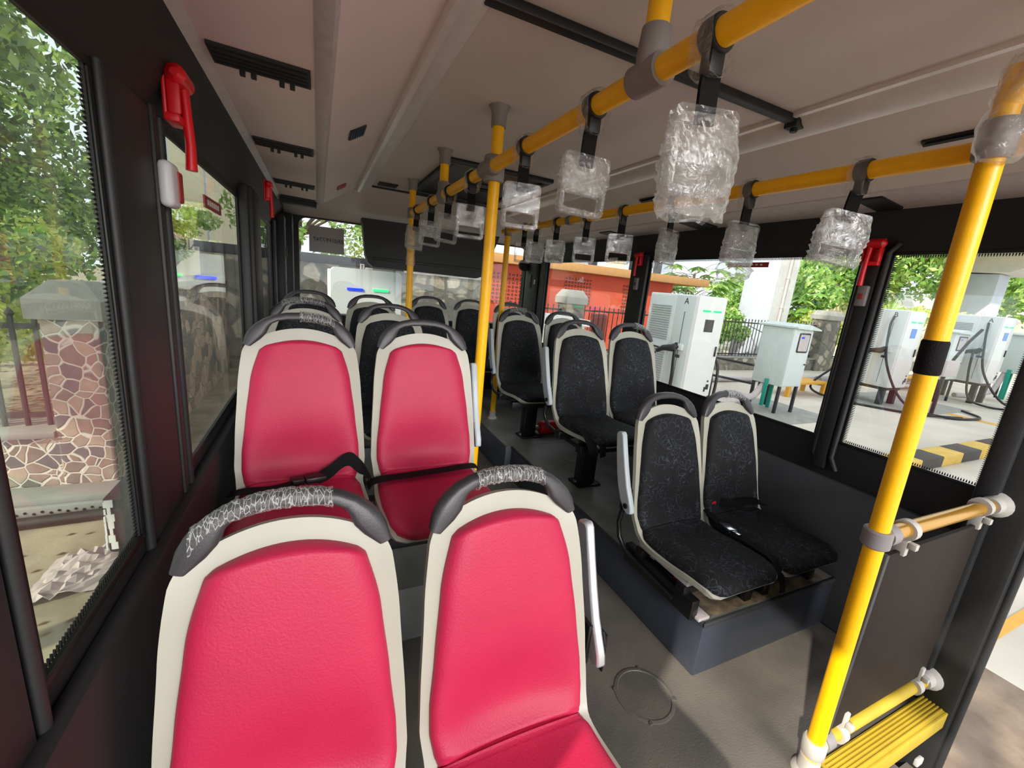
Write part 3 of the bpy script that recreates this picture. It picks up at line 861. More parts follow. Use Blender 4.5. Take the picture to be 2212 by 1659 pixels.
# seat frames: one under each pair
def seat_frame(xa, xb, y, zf, post_x, label, post=True, low=False, ped=(0, .0)):
    t = thing('seat_frame', label, 'seat frame', ((xa+xb)/2, y, zf), 'black steel frames under the seat pairs')
    z = zf+.375 if not low else zf+.085
    if low:
        MB().box(xa-.20, xb+.2, y-.30, y-.255, z, z+.035, .004).build('front_beam', M['black_metal'], t)
        MB().box(xa-.20, xb+.2, y-.06, y-.015, z, z+.035, .004).build('rear_beam', M['black_metal'], t)
        for x in (xa-.17, xa+.15, xb-.15, xb+.17):
            MB().box(x-.02, x+.02, y-.34, y+.06, zf, z, .004).build('side_rail', M['black_metal'], t)
            MB().box(x-.018, x+.018, y-.30, y-.02, z+.035, z+.055, .003).build('seat_rail', M['grey_trim'] if x == xa-.17 else M['black_metal'], t)
        MB().box(xa-.16, xa-.10, y-.36, y-.28, zf, zf+.015, .004).build('foot_plate', M['grey_trim'], t)
        return t
    MB().box(xa-.21, xb+.2, y-.33, y-.275, z-.05, z, .004).build('front_beam', M['black_metal'], t)
    MB().box(xa-.21, xb+.2, y-.09, y-.035, z-.05, z, .004).build('rear_beam', M['black_metal'], t)
    for x in (xa, xb): MB().box(x-.12, x+.12, y-.33, y-.02, z, z+.022, .003).build('seat_rail', M['black_metal'], t)
    if post:
        MB().box(post_x-.055, post_x+.055, y-.11+ped[0], y-.03+ped[0], zf+.012, z-.05, .008).build('post', M['black_metal'], t)
        MB().box(post_x-.075, post_x+.095, y-.13+ped[0], y-.0+ped[0], zf, zf+.014, .004).build('foot_plate', M['black_metal'], t)
        for dx in (-.058, .075): MB().cyl((post_x+dx, y-.06+ped[0], zf+.012), (post_x+dx, y-.06+ped[0], zf+.026), .012, 8).build('bolt', M['bolt'], t)
    return t
seat_frame(-.052, .398, .665, 0, .17, 'black steel frame carrying the front pair of pink seats')
seat_frame(-.055, .392, 1.565, .25, .17, 'black steel frame under the second pair of pink seats')
seat_frame(-.058, .388, 2.44, .25, .17, 'black steel frame under the black pair behind the pink seats')
seat_frame(-.058, .388, 3.40, .25, .17, 'black steel frame under the last left pair of seats')
seat_frame(1.485, 1.900, 1.262, .2542, 1.5, 'low black frame bolting the nearest right-hand pair to the platform', low=True)
seat_frame(1.520, 1.935, 2.115, .2542, 1.555, 'black pedestal frame under the second right-hand pair, post on the platform')
seat_frame(1.495, 1.92, 2.98, .2542, 1.57, 'black pedestal frame under the third right-hand pair, beside the red extinguisher')
t = thing('seat_frame', 'black box frame carrying the back row', 'seat frame', (1.43, 4.02, .25), 'black steel frames under the seat pairs')
MB().box(.78, 2.08, 3.70, 4.05, .60, .66, .005).build('beam', M['black_metal'], t)
for x in (.85, 1.42, 2.0): MB().box(x-.03, x+.03, 3.78, 3.9, .2535, .60, .005).build('post', M['black_metal'], t)

# ------------------------------------------------------------------ poles and rails
PR = .0235
GPO = 'yellow grab poles'
def pole(x0, y0, z0, x1, y1, z1, label, sleeve=True, foot=True):
    """lower end (x0,y0,z0), upper end (x1,y1,z1)"""
    t = thing('grab_pole', label, 'pole', (x0, y0, z0), GPO)
    a, b = Vector((x0, y0, z0)), Vector((x1, y1, z1)); d = (b-a).normalized()
    MB().cyl(a, b, PR, 24).build('tube', M['yellow'], t)
    if sleeve:
        MB().tube([b-d*.075, b-d*.03, b-d*.012, b], [.030, .031, .036, .044], 20).build('ceiling_socket', M['clamp'], t)
    if foot:
        MB().tube([a, a+d*.012, a+d*.02, a+d*.07], [.045, .042, .031, .029], 20).build('floor_socket', M['clamp_pale'], t)
    return t
def clamp_ring(p, axis, parent, r=.033, w=.05, m='clamp', ear=True, name='clamp'):
    p = Vector(p); ax = Vector(axis).normalized()
    mb = MB().tube([p-ax*w/2, p-ax*w*.42, p+ax*w*.42, p+ax*w/2], [r-.004, r, r, r-.004], 20)
    o = mb.build(name, M[m], parent)
    return o
pa = pole(.655, 1.726, .25, .655, 1.722, 2.131, 'tallest central yellow pole, standing beside the second-row pink aisle seat')
o = clamp_ring((.650, 1.722, 1.902), (0, 0, 1), pa, .043, .095); MB().tube([(.629, 1.656, 1.902), (.629, 1.672, 1.902), (.629, 1.772, 1.902), (.629, 1.788, 1.902)], [.030, .034, .034, .030], 20).build('cross_sleeve', M['clamp'], o)
pd = pole(.629, 3.275, .25, .629, 3.275, 2.131, 'far yellow pole left of the centre, in front of the black display box')
clamp_ring((.629, 3.275, 1.902), (0, 0, 1), pd, .034, .07)
MB().lathe((.629, 3.275, 1.70), [(.026, -.17), (.034, -.15), (.030, -.08), (.036, 0), (.029, .09), (.026, .12)], 16).build('plastic_wrap', M['film'], pd)['label'] = 'loose clear film on the pole'
pe = pole(.629, 2.42, 1.94, .629, 2.42, 2.131, 'short yellow hanger post at the ceiling hatch, holding up the left rail', True, False)
o = clamp_ring((.629, 2.42, 1.915), (0, 0, 1), pe, .032, .11); MB().tube([(.629, 2.385, 1.902), (.629, 2.455, 1.902)], .032, 18).build('cross_sleeve', M['clamp'], o)
pf = pole(.629, .80, 1.94, .629, .80, 2.131, 'short yellow hanger post nearest the camera, cut by the top of the picture', True, False)
o = MB().tube([(.629, .80, 1.985), (.629, .80, 1.93), (.629, .80, 1.885)], [.029, .033, .026], 18).build('clamp', M['clamp'], pf)
MB().tube([(.629, .76, 1.902), (.629, .845, 1.902)], .032, 18).build('cross_sleeve', M['clamp'], o)
MB().cyl((.655, .80, 1.90), (.665, .80, 1.90), .006, 8).build('screw', M['bolt'], o)
pb = pole(1.435, .5, 0.0, 1.345, .5, 2.00, 'thick yellow pole in the right foreground, banded with black tape', False, False)
def on_pb(z): return Vector((1.435-.09*z/2.0, .5, z))
dirb = (on_pb(1)-on_pb(0)).normalized()
MB().tube([on_pb(1.335), on_pb(1.34), on_pb(1.415), on_pb(1.42)], [.024, .0265, .0265, .024], 24).build('black_tape', M['webbing'], pb)['label'] = 'black tape band'
MB().tube([on_pb(.0), on_pb(.012), on_pb(.02), on_pb(.07)], [.045, .042, .031, .029], 20).build('floor_socket', M['clamp_pale'], pb)
clamp_ring(on_pb(.872), dirb, pb, .0335, .052)
clamp_ring(on_pb(.11), dirb, pb, .0335, .06, 'clamp_pale')
clamp_ring(on_pb(1.86), dirb, pb, .034, .08)
pc = pole(1.455, 3.41, .2535, 1.452, 3.40, 1.905, 'slim far yellow pole ending at the right rail, beside the third right-hand row', False, True)
MB().tube([(1.452, 3.40, 1.86), (1.452, 3.40, 1.93)], .031, 18).build('clamp', M['clamp'], pc)
MB().tube([(1.4525, 3.43, 1.902), (1.4525, 3.50, 1.902)], PR, 16).build('rail_stub', M['yellow'], pc)

def rail(name, label, a, b, m='yellow', cap=True):
    t = thing(name, label, 'rail', a, 'yellow grab rails')
    MB().cyl(a, b, PR, 24).build('tube', M[m], t)
    return t
rl = rail('grab_rail', 'yellow overhead rail running away from upper right over the aisle, nearer of two', (.629, .05, 1.902), (.629, 3.275, 1.902))
def R2(y): return Vector((1.40+.05*(y-.5)/2.9, y, 1.855+.047*(y-.5)/2.9))
rr = rail('grab_rail', 'yellow overhead rail running along the right side above the platform seats', tuple(R2(.42)), tuple(R2(3.40)))
for y in (.62, .80): pass
MB().tube([R2(2.36), R2(2.41)], .029, 16).build('joint_sleeve', M['clamp'], rr)
# near stub rail that goes up and over from the foreground pole
st = rail('grab_rail', 'yellow rail stub in the upper right corner, meeting the foreground pole', tuple(on_pb(1.93)), (1.30, .36, 2.125))

# screen beside the door: two bars and a dark board
def door_bar(z, label, m, inv):
    t = thing('guard_rail', label, 'rail', (1.45, .5, z), 'yellow guard bars beside the door')
    a = on_pb(z)+Vector((.02, 0, 0)); b = Vector((2.165, .5, z-.012))
    MB().cyl(a, b, .0215, 24).build('tube', M[m], t)
    MB().tube([(2.185, .5, z-.012), (2.175, .5, z-.012), (2.165, .5, z-.012), (2.13, .5, z-.012)], [.047, .046, .032, .029], 20).build('wall_flange', M['clamp_pale'], t)
    MB().tube([a+Vector((.01, 0, 0)), a+Vector((.05, 0, 0))], .030, 18).build('pole_socket', M['clamp'], t)
    for x in (1.56, 2.06):
        c = MB().tube([(x-.014, .5, z-.005), (x+.014, .5, z-.005)], .031, 18)
        s = -1 if not inv else 1
        c.box(x-.011, x+.011, .484, .516, min(z+s*.025, z+s*.085), max(z+s*.025, z+s*.085), .004)
        c.box(x-.010, x+.010, .464, .484, min(z+s*.035, z+s*.055), max(z+s*.035, z+s*.055), .003)
        c.build('panel_clip', M['clamp_pale'], t)
    return t
door_bar(.872, 'shiny upper bar of the door screen, from the foreground pole to the door post', 'gold', False)
door_bar(.115, 'lower yellow bar of the door screen, just above the ribbed step edge', 'yellow_dull', True)
t = thing('screen_panel', 'dark brown board of the door screen, hung between the two yellow bars', 'panel', (1.80, .5, .15))
MB().box(1.475, 2.10, .493, .507, .155, .80, .004).build('board', M['panel'], t)
MB().box(1.462, 1.480, .488, .512, .15, .805, .004).build('edge_strip', M['wall_lo'], t)
t = thing('step_nosing', 'yellow ribbed step edge strip on the floor at the door', 'step edge', (1.87, .47, 0))
mb = MB().box(1.50, 2.19, .425, .50, .0, .012, .003).box(1.50, 2.19, .418, .430, -.06, .012, .003)
for k in range(6): mb.box(1.505, 2.185, .434+k*.011, .440+k*.011, .012, .0155, .001)
mb.build('strip', M['yellow_dull'], t)
MB().box(2.02, 2.06, .405, .42, -.16, -.13, .004).build('end_clip', M['clamp_pale'], t)

# ------------------------------------------------------------------ strap hangers
def film_bag(rx, rz, ry, seed, top, torn, name):
    """crumpled film hanging round a handle"""
    rnd = random.Random(seed); rings = []; N = 22
    for i in range(N+1):
        k = i/N; z = top-(rz)*k
        ww = rx*(.80+.22*math.sin(k*2.6+.4)+.06*rnd.random()); tt = ry*(.9+.5*math.sin(k*3.0))
        ring = []
        for q in range(20):
            a = 2*math.pi*q/20; j = 1+.14*(rnd.random()-.5)+(.30*rnd.random()*torn if k > .8 else 0)
            c = math.copysign(abs(math.cos(a))**.7, math.cos(a))
            ring.append((ww*c*j, tt*math.sin(a)*j, z-(.022*rnd.random()*torn if i == N else .004*rnd.random())))
        rings.append(ring)
    return MB().rings(rings, cap=False).mesh(name, M['film'], 80)
STRAPME = {}
def strap_meshes():
    mb = MB(); n = 18                       # clip that rides on the rail
    mb.tube([(0, .0-.017, 0), (0, -.013, 0), (0, .013, 0), (0, .017, 0)], [.0285, .031, .031, .0285], 20)
    mb.box(-.017, .017, -.013, .013, -.062, -.022, .005)
    STRAPME['clip'] = mb.mesh('clip', M['rubber'], 40)
    STRAPME['web'] = MB().ribbon([(0, 0, -.055), (0, .001, -.08), (0, .0, -.11), (0, 0, -.138)], [(1, 0, 0)]*4, .037, .004).mesh('strap', M['webbing'], 40)
    def frame(outer, inner, y0, y1):
        n = len(outer); vs = [(x, y0, z) for x, z in outer]+[(x, y0, z) for x, z in inner]+[(x, y1, z) for x, z in outer]+[(x, y1, z) for x, z in inner]; fs = []
        for k in range(n):
            j = (k+1) % n
            fs += [(k, j, n+j, n+k), (n+k, n+j, 3*n+j, 3*n+k), (2*n+k, 3*n+k, 3*n+j, 2*n+j), (k, 2*n+k, 2*n+j, j)]
        return MB().add(vs, fs)
    STRAPME['body'] = frame(rrect(-.064, .064, -.255, -.112, .012), rrect(-.052, .052, -.243, -.205, .008), -.012, .012).mesh('handle', M['clear'], 40)
    mb = MB()
    N = 16; rings = []
    for i in range(N+1):
        x = -.056+.112*i/N; r = .0095+.0018*math.cos(i*math.pi)
        rings.append([(x, r*1.3*math.cos(a*math.pi/5), -.2485+r*math.sin(a*math.pi/5)) for a in range(10)])
    mb.rings(rings)
    for s in (-1, 1):
        rings = []
        for i in range(9):
            z = -.245+.055*i/8; r = .0075+.0016*math.cos(i*math.pi)
            rings.append([(s*.058+r*math.cos(a*math.pi/5), r*1.5*math.sin(a*math.pi/5), z) for a in range(10)])
        mb.rings(rings)
    STRAPME['grip'] = mb.mesh('grip_bar', M['clear'], 50)
strap_meshes()
def hanger(p, label, rz=0, bag=None, tilt=0, stub=True, group='clear strap handles'):
    t = thing('strap_handle', label, 'strap handle', p, group)
    t.rotation_euler = (0, 0, 0)
    for nm, k in (('clip', 'clip'),):
        o = inst(nm, STRAPME[k], t)
    f = inst('clip_film', FILMME, t, 'wrinkled film round the clip')
    for nm, k in (('strap', 'web'), ('handle', 'body')):
        o = inst(nm, STRAPME[k], t); o.rotation_euler = (0, tilt, rz); lasto = o
    inst('grip_bar', STRAPME['grip'], lasto)
    if bag:
        o = inst('plastic_wrap', film_bag(*bag, 'plastic_wrap'), t, 'crumpled clear film over the handle'); o.rotation_euler = (0, tilt, rz)
    return t
rnd = random.Random(2); rings = []
for i in range(9):
    k = i/8; y = -.024+.048*k
    rings.append([((.0335+.005*rnd.random())*math.cos(a*math.pi/9), y+.004*rnd.random(), (.0335+.006*rnd.random())*math.sin(a*math.pi/9)-(.03 if 11 <= a <= 16 else 0)) for a in range(18)])
FILMME = MB().rings(rings, cap=False).mesh('clip_film', M['film'], 70)
for y, lb, rz, bag, tl in (
    (.635, 'largest strap handle, wholly bagged in crumpled film, nearest the camera on the left rail', -.2, (.072, .165, .024, 11, -.125, .6), -.03),
    (.995, 'strap handle second from the camera on the left rail, film torn at its top corner', -.1, (.068, .08, .018, 12, -.118, .3), .04),
    (1.385, 'clear strap handle just right of the tall central pole on the left rail', -.15, None, .0),
    (1.925, 'clear strap handle just left of the tall central pole, before the ceiling hatch', -.10, None, .0),
    (2.29, 'clear strap handle next to the short hanger post at the hatch', .25, (.066, .06, .018, 13, -.11, .2), .05),
    (2.67, 'clear strap handle second from the far end of the left rail', .05, (.066, .09, .018, 14, -.11, .3), .03),
    (3.09, 'strap handle at the far end of the left rail, against the far left pole', .3, (.064, .15, .02, 15, -.11, .4), .08)):
    hanger((.629, y, 1.902), lb, rz, bag, tl)
for y, lb, rz, bag, tl in (
    (.775, 'bagged strap handle on the right rail, before the pillar with a red hammer', -.45, (.070, .135, .028, 21, -.122, .7), .12),
    (1.13, 'bagged strap handle on the right rail with a torn flap over the red window sign', -.15, (.066, .18, .024, 22, -.122, .9), .03),
    (1.505, 'narrow bagged strap handle on the right rail above the white charger', .25, (.062, .17, .022, 23, -.122, .9), .02),
    (1.855, 'unwrapped clear strap handle on the right rail, just left of a red hammer', -.4, None, 0),
    (2.19, 'unwrapped clear strap handle on the right rail above the third right window', -.3, None, 0),
    (2.55, 'clear strap handle over the rear corner post on the right rail, film ragged', -.3, (.066, .13, .018, 24, -.11, .3), 0),
    (2.855, 'small far strap handle on the right rail, left of the rear corner post', -.3, (.066, .13, .018, 25, -.11, .3), 0),
    (3.06, 'farthest strap handle on the right rail, beside the slim far pole', -.2, None, 0)):
    hanger(tuple(R2(y)), lb, rz, bag, tl)
t = thing('film_bundle', 'thick bundle of clear film hanging on the foreground pole at its upper joint', 'plastic film', (1.30, .5, 1.86))
MB().add([], []).rings([[(1.315+(.045+.012*random.random())*math.cos(a*math.pi/9)*w, .475+(.040+.01*random.random())*math.sin(a*math.pi/9)*w, z+.008*random.random()) for a in range(18)] for z, w in ((2.0, .5), (1.975, .75), (1.95, .8), (1.925, .95), (1.905, .8), (1.895, .85), (1.87, 1.05), (1.845, 1.0), (1.82, .95), (1.805, .7))]).build('film', M['film'], t, 70)

# ------------------------------------------------------------------ wall and ceiling fittings
def hammer(X, y, z, sgn, label, s=1.0):
    """emergency hammer in its red cradle; sgn +1 on the left wall (faces +x), -1 on the right wall"""
    t = thing('emergency_hammer', label, 'emergency hammer', (X, y, z), 'red emergency hammers')
    c = MB(); k = lambda d: X+sgn*d*s
    a, b = sorted((k(0), k(.012))); c.box(a, b, y-.045*s, y+.045*s, z-.06*s, z+.09*s, .006)
    a, b = sorted((k(.012), k(.045))); c.box(a, b, y-.048*s, y-.034*s, z-.05*s, z+.075*s, .006).box(a, b, y+.034*s, y+.048*s, z-.05*s, z+.075*s, .006)
    c.box(min(k(.0), k(.04)), max(k(.0), k(.04)), y-.045*s, y+.045*s, z-.07*s, z-.045*s, .005)
    c.build('cradle', M['red_plastic'], t)
    h = MB().tube([(k(.038), y-.065*s, z+.055*s), (k(.038), y-.05*s, z+.055*s), (k(.038), y+.05*s, z+.055*s), (k(.038), y+.065*s, z+.055*s)], [.010*s, .026*s, .026*s, .010*s], 14)
    h.tube([(k(.04), y+.012*s, z+.05*s), (k(.046), y+.012*s, z-.03*s), (k(.05), y+.012*s, z-.12*s), (k(.048), y+.012*s, z-.19*s)], [.016*s, .013*s, .014*s, .016*s], 12)
    h.build('hammer', M['red_plastic'], t)
    return t
hammer(XL+.022, 1.335, 1.80, 1, 'big red emergency hammer on the near left pillar', .78)
hammer(XL+.095, 2.60, 1.80, 1, 'small far red emergency hammer on the second left pillar', .62)
hammer(XR-.035, 2.595, 1.735, -1, 'red emergency hammer on the right pillar between orange wall and white charger', .62)
hammer(XR-.030, 1.094, 1.735, -1, 'red emergency hammer on the right pillar nearest the door, behind a bagged strap', .72)
t = thing('switch_box', 'rounded white and red push-button box on the near left pillar', 'switch box', (XL+.034, 1.30, 1.55))
MB().box(XL+.012, XL+.040, 1.255, 1.325, 1.555, 1.655, .012, 3).build('cover', M['white_plastic'], t)
MB().box(XL+.034, XL+.044, 1.30, 1.332, 1.57, 1.64, .005).build('side_strip', M['sticker_red'], t)
for y, z, lb in ((2.595, 1.56, 'small grey door-bell button on the right pillar under the red hammer'), (1.094, 1.555, 'small faded call plate on the right pillar nearest the door')):
    t = thing('bell_button', lb, 'button', (XR-.036, y, z))
    MB().box(XR-.052, XR-.028, y-.020, y+.020, z-.045, z+.045, .006).build('plate', M['clamp'], t)
    MB().box(XR-.056, XR-.050, y-.010, y+.010, z-.014, z+.01, .003).build('knob', M['sticker_red' if y < 2 else 'handle'], t)
t = thing('latch_plate', 'small white latch plate on the rear right corner post', 'latch', (XR-.06, 4.24, 1.50)); MB().box(XR-.070, XR-.058, 4.225, 4.245, 1.50, 1.55, .003).build('plate', M['sticker_white'], t)
t = thing('label_plate', 'small white label on the header above the third right window', 'label', (XR-.005, 2.96, 1.745)); MB().box(XR-.006, XR-.001, 2.91, 3.02, 1.746, 1.764).build('plate', M['sticker_white'], t, False)
t = thing('window_sign', 'narrow dark red sign stuck across the top of the second right window', 'sign', (XR+.008, 1.71, 1.69))
MB().box(XR+.006, XR+.011, 1.60, 1.86, 1.685, 1.712).build('plate', M['sticker_red'], t, False)
mb = MB()
for k in range(7): mb.box(XR+.0045, XR+.006, 1.635+k*.028, 1.648+k*.028, 1.694, 1.703)
mb.build('lettering', M['sticker_white'], t, False)
t = thing('window_sign', 'small red sticker high on the second left window', 'sign', (XL-.008, 1.95, 1.62))
MB().box(XL-.011, XL-.006, 1.81, 2.08, 1.615, 1.655).build('plate', M['sticker_red'], t, False)
mb = MB()
for k in range(6): mb.box(XL-.006, XL-.0045, 1.85+k*.033, 1.868+k*.033, 1.626, 1.644)
mb.build('lettering', M['sticker_white'], t, False)

# black vents in the left duct cover: local frame on the sloped panel
A_, B_ = Vector((-.246, 0, 1.945)), Vector((.002, 0, 1.938))
du = (B_-A_).normalized(); dn = Vector((du.z, 0, -du.x))
def duct(u, y, h): return A_+du*u+Vector((0, y, 0))+dn*h
def quadbox(P, us, ys, hs, mb):
    (u0, u1), (y0, y1), (h0, h1) = us, ys, hs
    vs = [P(u, y, h) for h in (h0, h1) for u, y in ((u0, y0), (u1, y0), (u1, y1), (u0, y1))]
    return mb.add(vs, [(0, 1, 2, 3), (4, 7, 6, 5), (0, 4, 5, 1), (1, 5, 6, 2), (2, 6, 7, 3), (3, 7, 4, 0)])
def duct_vent(y, label, big=1.0):
    t = thing('air_vent', label, 'air vent', tuple(duct(.125, y, .0)), 'black air vents in the left duct')
    mb = MB()
    quadbox(duct, (.012, .235), (y-.055*big, y+.055*big), (-.004, .008), mb)
    mb.build('frame', M['vent'], t, False)
    mb = MB()
    for k in range(4):
        yy = y-.036*big+.024*big*k; quadbox(duct, (.02, .227), (yy-.004, yy+.004), (.008, .012), mb)
    mb.build('slats', M['vent'], t, False)
    for u in (.075, .10, .165, .19):
        mb = MB(); quadbox(duct, (u-.006, u+.006), (y+.030*big, y+.044*big), (.008, .026), mb); mb.build('tab', M['vent'], t, False)
for y, lb in ((1.40, 'nearest and largest black louvred vent in the left duct'), (2.205, 'second black vent in the left duct, counting away from the camera'), (3.10, 'third black vent in the left duct, counting away from the camera'), (3.72, 'last black vent of the left duct, at the rear end')):
    duct_vent(y, lb)
A2, B2 = Vector((.042, 0, 1.945)), Vector((.292, 0, 2.095))
du2 = (B2-A2).normalized(); dn2 = Vector((du2.z, 0, -du2.x))
def duct2(u, y, h): return A2+du2*u+Vector((0, y, 0))+dn2*h
mb = MB(); quadbox(duct, (-.005, .245), (3.745, 3.82), (.002, .040), mb); t = thing('duct_end_box', 'black box under the rear end of the left duct', 'box', tuple(duct(.12, 3.78, .04))); mb.build('housing', M['vent'], t, False)
t = thing('speaker_grille', 'small blue-black slotted grille in the inner left duct cover', 'grille', tuple(duct2(.13, 2.04, 0)))
mb = MB(); quadbox(duct2, (.095, .165), (1.975, 2.105), (-.004, .006), mb); mb.build('plate', M['vent'], t, False)
mb = MB()
for k in range(6): quadbox(duct2, (.100+k*.0105, .105+k*.0105), (1.985, 2.095), (.006, .010), mb)
mb.build('slots', mat('bluish_slot', (52, 72, 110), .3), t, False)
t = thing('ceiling_lamp', 'tiny reddish-brown marker plate near the rear end of the left duct', 'marker', tuple(duct2(.13, 3.33, 0)))
mb = MB(); quadbox(duct2, (.10, .16), (3.27, 3.40), (-.004, .008), mb); mb.build('lens', M['sticker_red'], t, False)
t = thing('ceiling_slot', 'small dark slot plate in the flat ceiling before the rear slope', 'vent', (.50, 3.62, 2.12)); MB().box(.43, .57, 3.55, 3.68, 2.121, 2.131, .003).build('plate', M['vent'], t)
A3, B3 = Vector((1.610, 0, 2.095)), Vector((1.968, 0, 1.935))
du3 = (B3-A3).normalized(); dn3 = Vector((du3.z, 0, -du3.x))
def duct3(u, y, h): return A3+du3*u+Vector((0, y, 0))+dn3*h
for (u0, u1, y0, y1), lb in (((.165, .19, .62, .83), 'slim black vent slot in the right ceiling panel beside the foreground pole'), ((.16, .19, 1.99, 2.16), 'slim black vent slot in the right ceiling panel, above the middle of the right rail')):
    t = thing('air_vent', lb, 'air vent', tuple(duct3(u0, y0, 0)), 'slim black vents in the right ceiling panel')
    mb = MB(); quadbox(duct3, (u0, u1), (y0, y1), (-.004, .008), mb); mb.build('plate', M['vent'], t, False)
    mb = MB(); quadbox(duct3, (u0+.008, u1-.008), (y0+.01, y1-.01), (.008, .013), mb); mb.build('slats', M['vent'], t, False)
for (y0, y1), lb in (((1.92, 2.06), 'black slot plate on the cornice over the second right window'), ((1.02, 1.11), 'black slot plate on the cornice near the pillar by the door'), ((2.74, 2.88), 'black slot plate on the cornice over the third right window')):
    t = thing('cornice_vent', lb, 'air vent', (2.17, y0, 1.93), 'black slot plates on the right cornice')
    MB().prism([(2.00, 1.932), (2.00, 1.920), (2.17, 1.905), (2.17, 1.918)], 'y', y0, y1).build('plate', M['vent'], t)
# strip across the ceiling
t = thing('ceiling_bar', 'black bar running across the ceiling between the two silver channels, bolted at its right end', 'ceiling bar', (.97, 1.12, 2.10))
MB().box(.37, 1.545, 1.106, 1.140, 2.103, 2.129, .005).build('bar', M['vent'], t)
MB().box(1.525, 1.575, 1.098, 1.148, 2.090, 2.122, .006).cyl((1.55, 1.123, 2.092), (1.55, 1.123, 2.080), .012, 10).build('end_bracket', M['vent'], t)
# roof hatch
t = thing('roof_hatch', 'large black roof hatch in the rear part of the ceiling', 'hatch', (.98, 3.07, 2.10))
mb = MB()
mb.box(.68, 1.36, 2.52, 2.57, 2.105, 2.131, .006).box(.68, 1.36, 3.60, 3.65, 2.105, 2.131, .006).box(.68, .73, 2.57, 3.60, 2.105, 2.131, .006).box(1.31, 1.36, 2.57, 3.60, 2.105, 2.131, .006)
mb.build('frame', M['vent'], t)
MB().box(.72, 1.32, 2.56, 3.61, 2.118, 2.131).build('cover', M['rubber'], t, False)
MB().tube([(.88, 3.0, 2.118), (.88, 3.0, 2.09), (1.16, 3.0, 2.09), (1.16, 3.0, 2.118)], .012, 10).build('pull_handle', M['vent'], t)
MB().box(.98, 1.03, 3.1, 3.15, 2.108, 2.118, .003).build('lock', M['sticker_red'], t)['label'] = 'small red lock'
# display box and things on the rear window
t = thing('display_box', 'long black padded display box hanging in front of the rear window', 'display box', (1.05, 4.28, 1.5))
MB().prism([(.365, 1.93), (.372, 1.88), (.40, 1.62), (.425, 1.545), (.47, 1.510), (1.49, 1.500), (1.545, 1.520), (1.575, 1.565), (1.70, 1.90), (1.71, 1.94)], 'y', 4.22, 4.36).build('housing', M['vent'], t)
MB().box(.46, 1.6, 4.214, 4.222, 1.575, 1.60, .003).build('seam', M['rubber'], t)
t = thing('number_sheet', 'grey paper sheet on the rear window with a registration number seen from behind', 'paper sign', (.08, 4.55, 1.55))
MB().box(-.07, .235, 4.563, 4.568, 1.60, 1.835).build('sheet', M['paper'], t, False)
lettering('lettering', 'BR01PF7747', .052, M['ink'], t, (.10, 4.5615, 1.715), '-y', True)
t = thing('corner_mirror', 'dark round mirror on a stalk at the rear right corner of the rear window', 'mirror', (2.18, 4.50, 1.6))
MB().cyl((2.14, 4.46, 1.70), (2.14, 4.49, 1.70), .062, 28).build('disc', M['iron'], t)
MB().cyl((2.15, 4.48, 1.72), (2.22, 4.53, 1.78), .008, 8).build('stalk', M['iron'], t)
# extinguisher
t = thing('fire_extinguisher', 'red fire extinguisher lying on the platform under the third right-hand pair', 'fire extinguisher', (1.76, 2.93, .2535))
MB().tube([(1.68, 2.93, .315), (1.695, 2.93, .315), (1.71, 2.93, .315), (1.95, 2.95, .315), (1.975, 2.952, .315)], [.03, .052, .058, .058, .04], 20).build('cylinder', M['red_plastic'], t)
MB().tube([(1.60, 2.925, .315), (1.68, 2.93, .315)], [.016, .022], 12).box(1.585, 1.62, 2.88, 2.93, .30, .33, .004).build('valve', M['bolt'], t)
MB().tube([(1.61, 2.92, .31), (1.56, 2.90, .275), (1.60, 2.86, .262), (1.68, 2.86, .262)], .008, 8).build('hose', M['rubber'], t)
# floor hatches: round covers set in the vinyl
def floor_hatch(x, y, z, r, label):
    t = thing('floor_hatch', label, 'floor hatch', (x, y, z), 'round covers in the floor')
    MB().lathe((x, y, z), [(r, 0), (r, .0022), (r-.006, .0032), (r-.012, .0032), (r-.014, .0012), (.001, .0012)], 44).build('cover', M['plat'] if z > .1 else M['floor'], t)
    for a in (60, 150, 240, 330):
        MB().cyl((x+(r-.001)*math.cos(R(a)), y+(r-.001)*math.sin(R(a)), z), (x+(r-.001)*math.cos(R(a)), y+(r-.001)*math.sin(R(a)), z+.005), .007, 8).build('screw', M['bolt'], t)
floor_hatch(1.105, .90, 0, .112, 'round screwed cover in the aisle floor beside the front pink seat')
floor_hatch(1.73, 2.42, .2535, .10, 'round cover in the platform beside the second row pedestal')

# ------------------------------------------------------------------ outside: ground, walls, buildings
G = -.5
struct('ground', MB().box(-.9, 80, -30, 60, G-.2, G), M['concrete'], 'pale concrete charging yard outside the right windows', 'ground', False)
struct('ground', MB().box(-40, -.9, -30, 60, G-.2, G-.001), M['soil'], 'dusty soil strip outside the left windows', 'ground', False)
struct('ground', MB().box(2.3, 3.6, -6, .70, G, G+.004), M['paver'], 'brown paving beside the open bus door', 'ground', False)
struct('ground', MB().box(2.3, 6.0, .70, .76, G, G+.005), M['ochre'], 'thin yellow bay line on the ground by the bus door', 'ground marking', False)
struct('ground', MB().box(13.35, 13.6, -2, 5.6, G, G+.004), M['ochre'], 'yellow line painted across the yard', 'ground marking', False)
struct('ground', MB().box(11.8, 14.8, 4.3, 6.2, G, G+.006).box(7.4, 9.3, 4.4, 6.0, G, G+.006), M['concrete_grey'], 'grey cement pads under the charging units', 'ground', False)

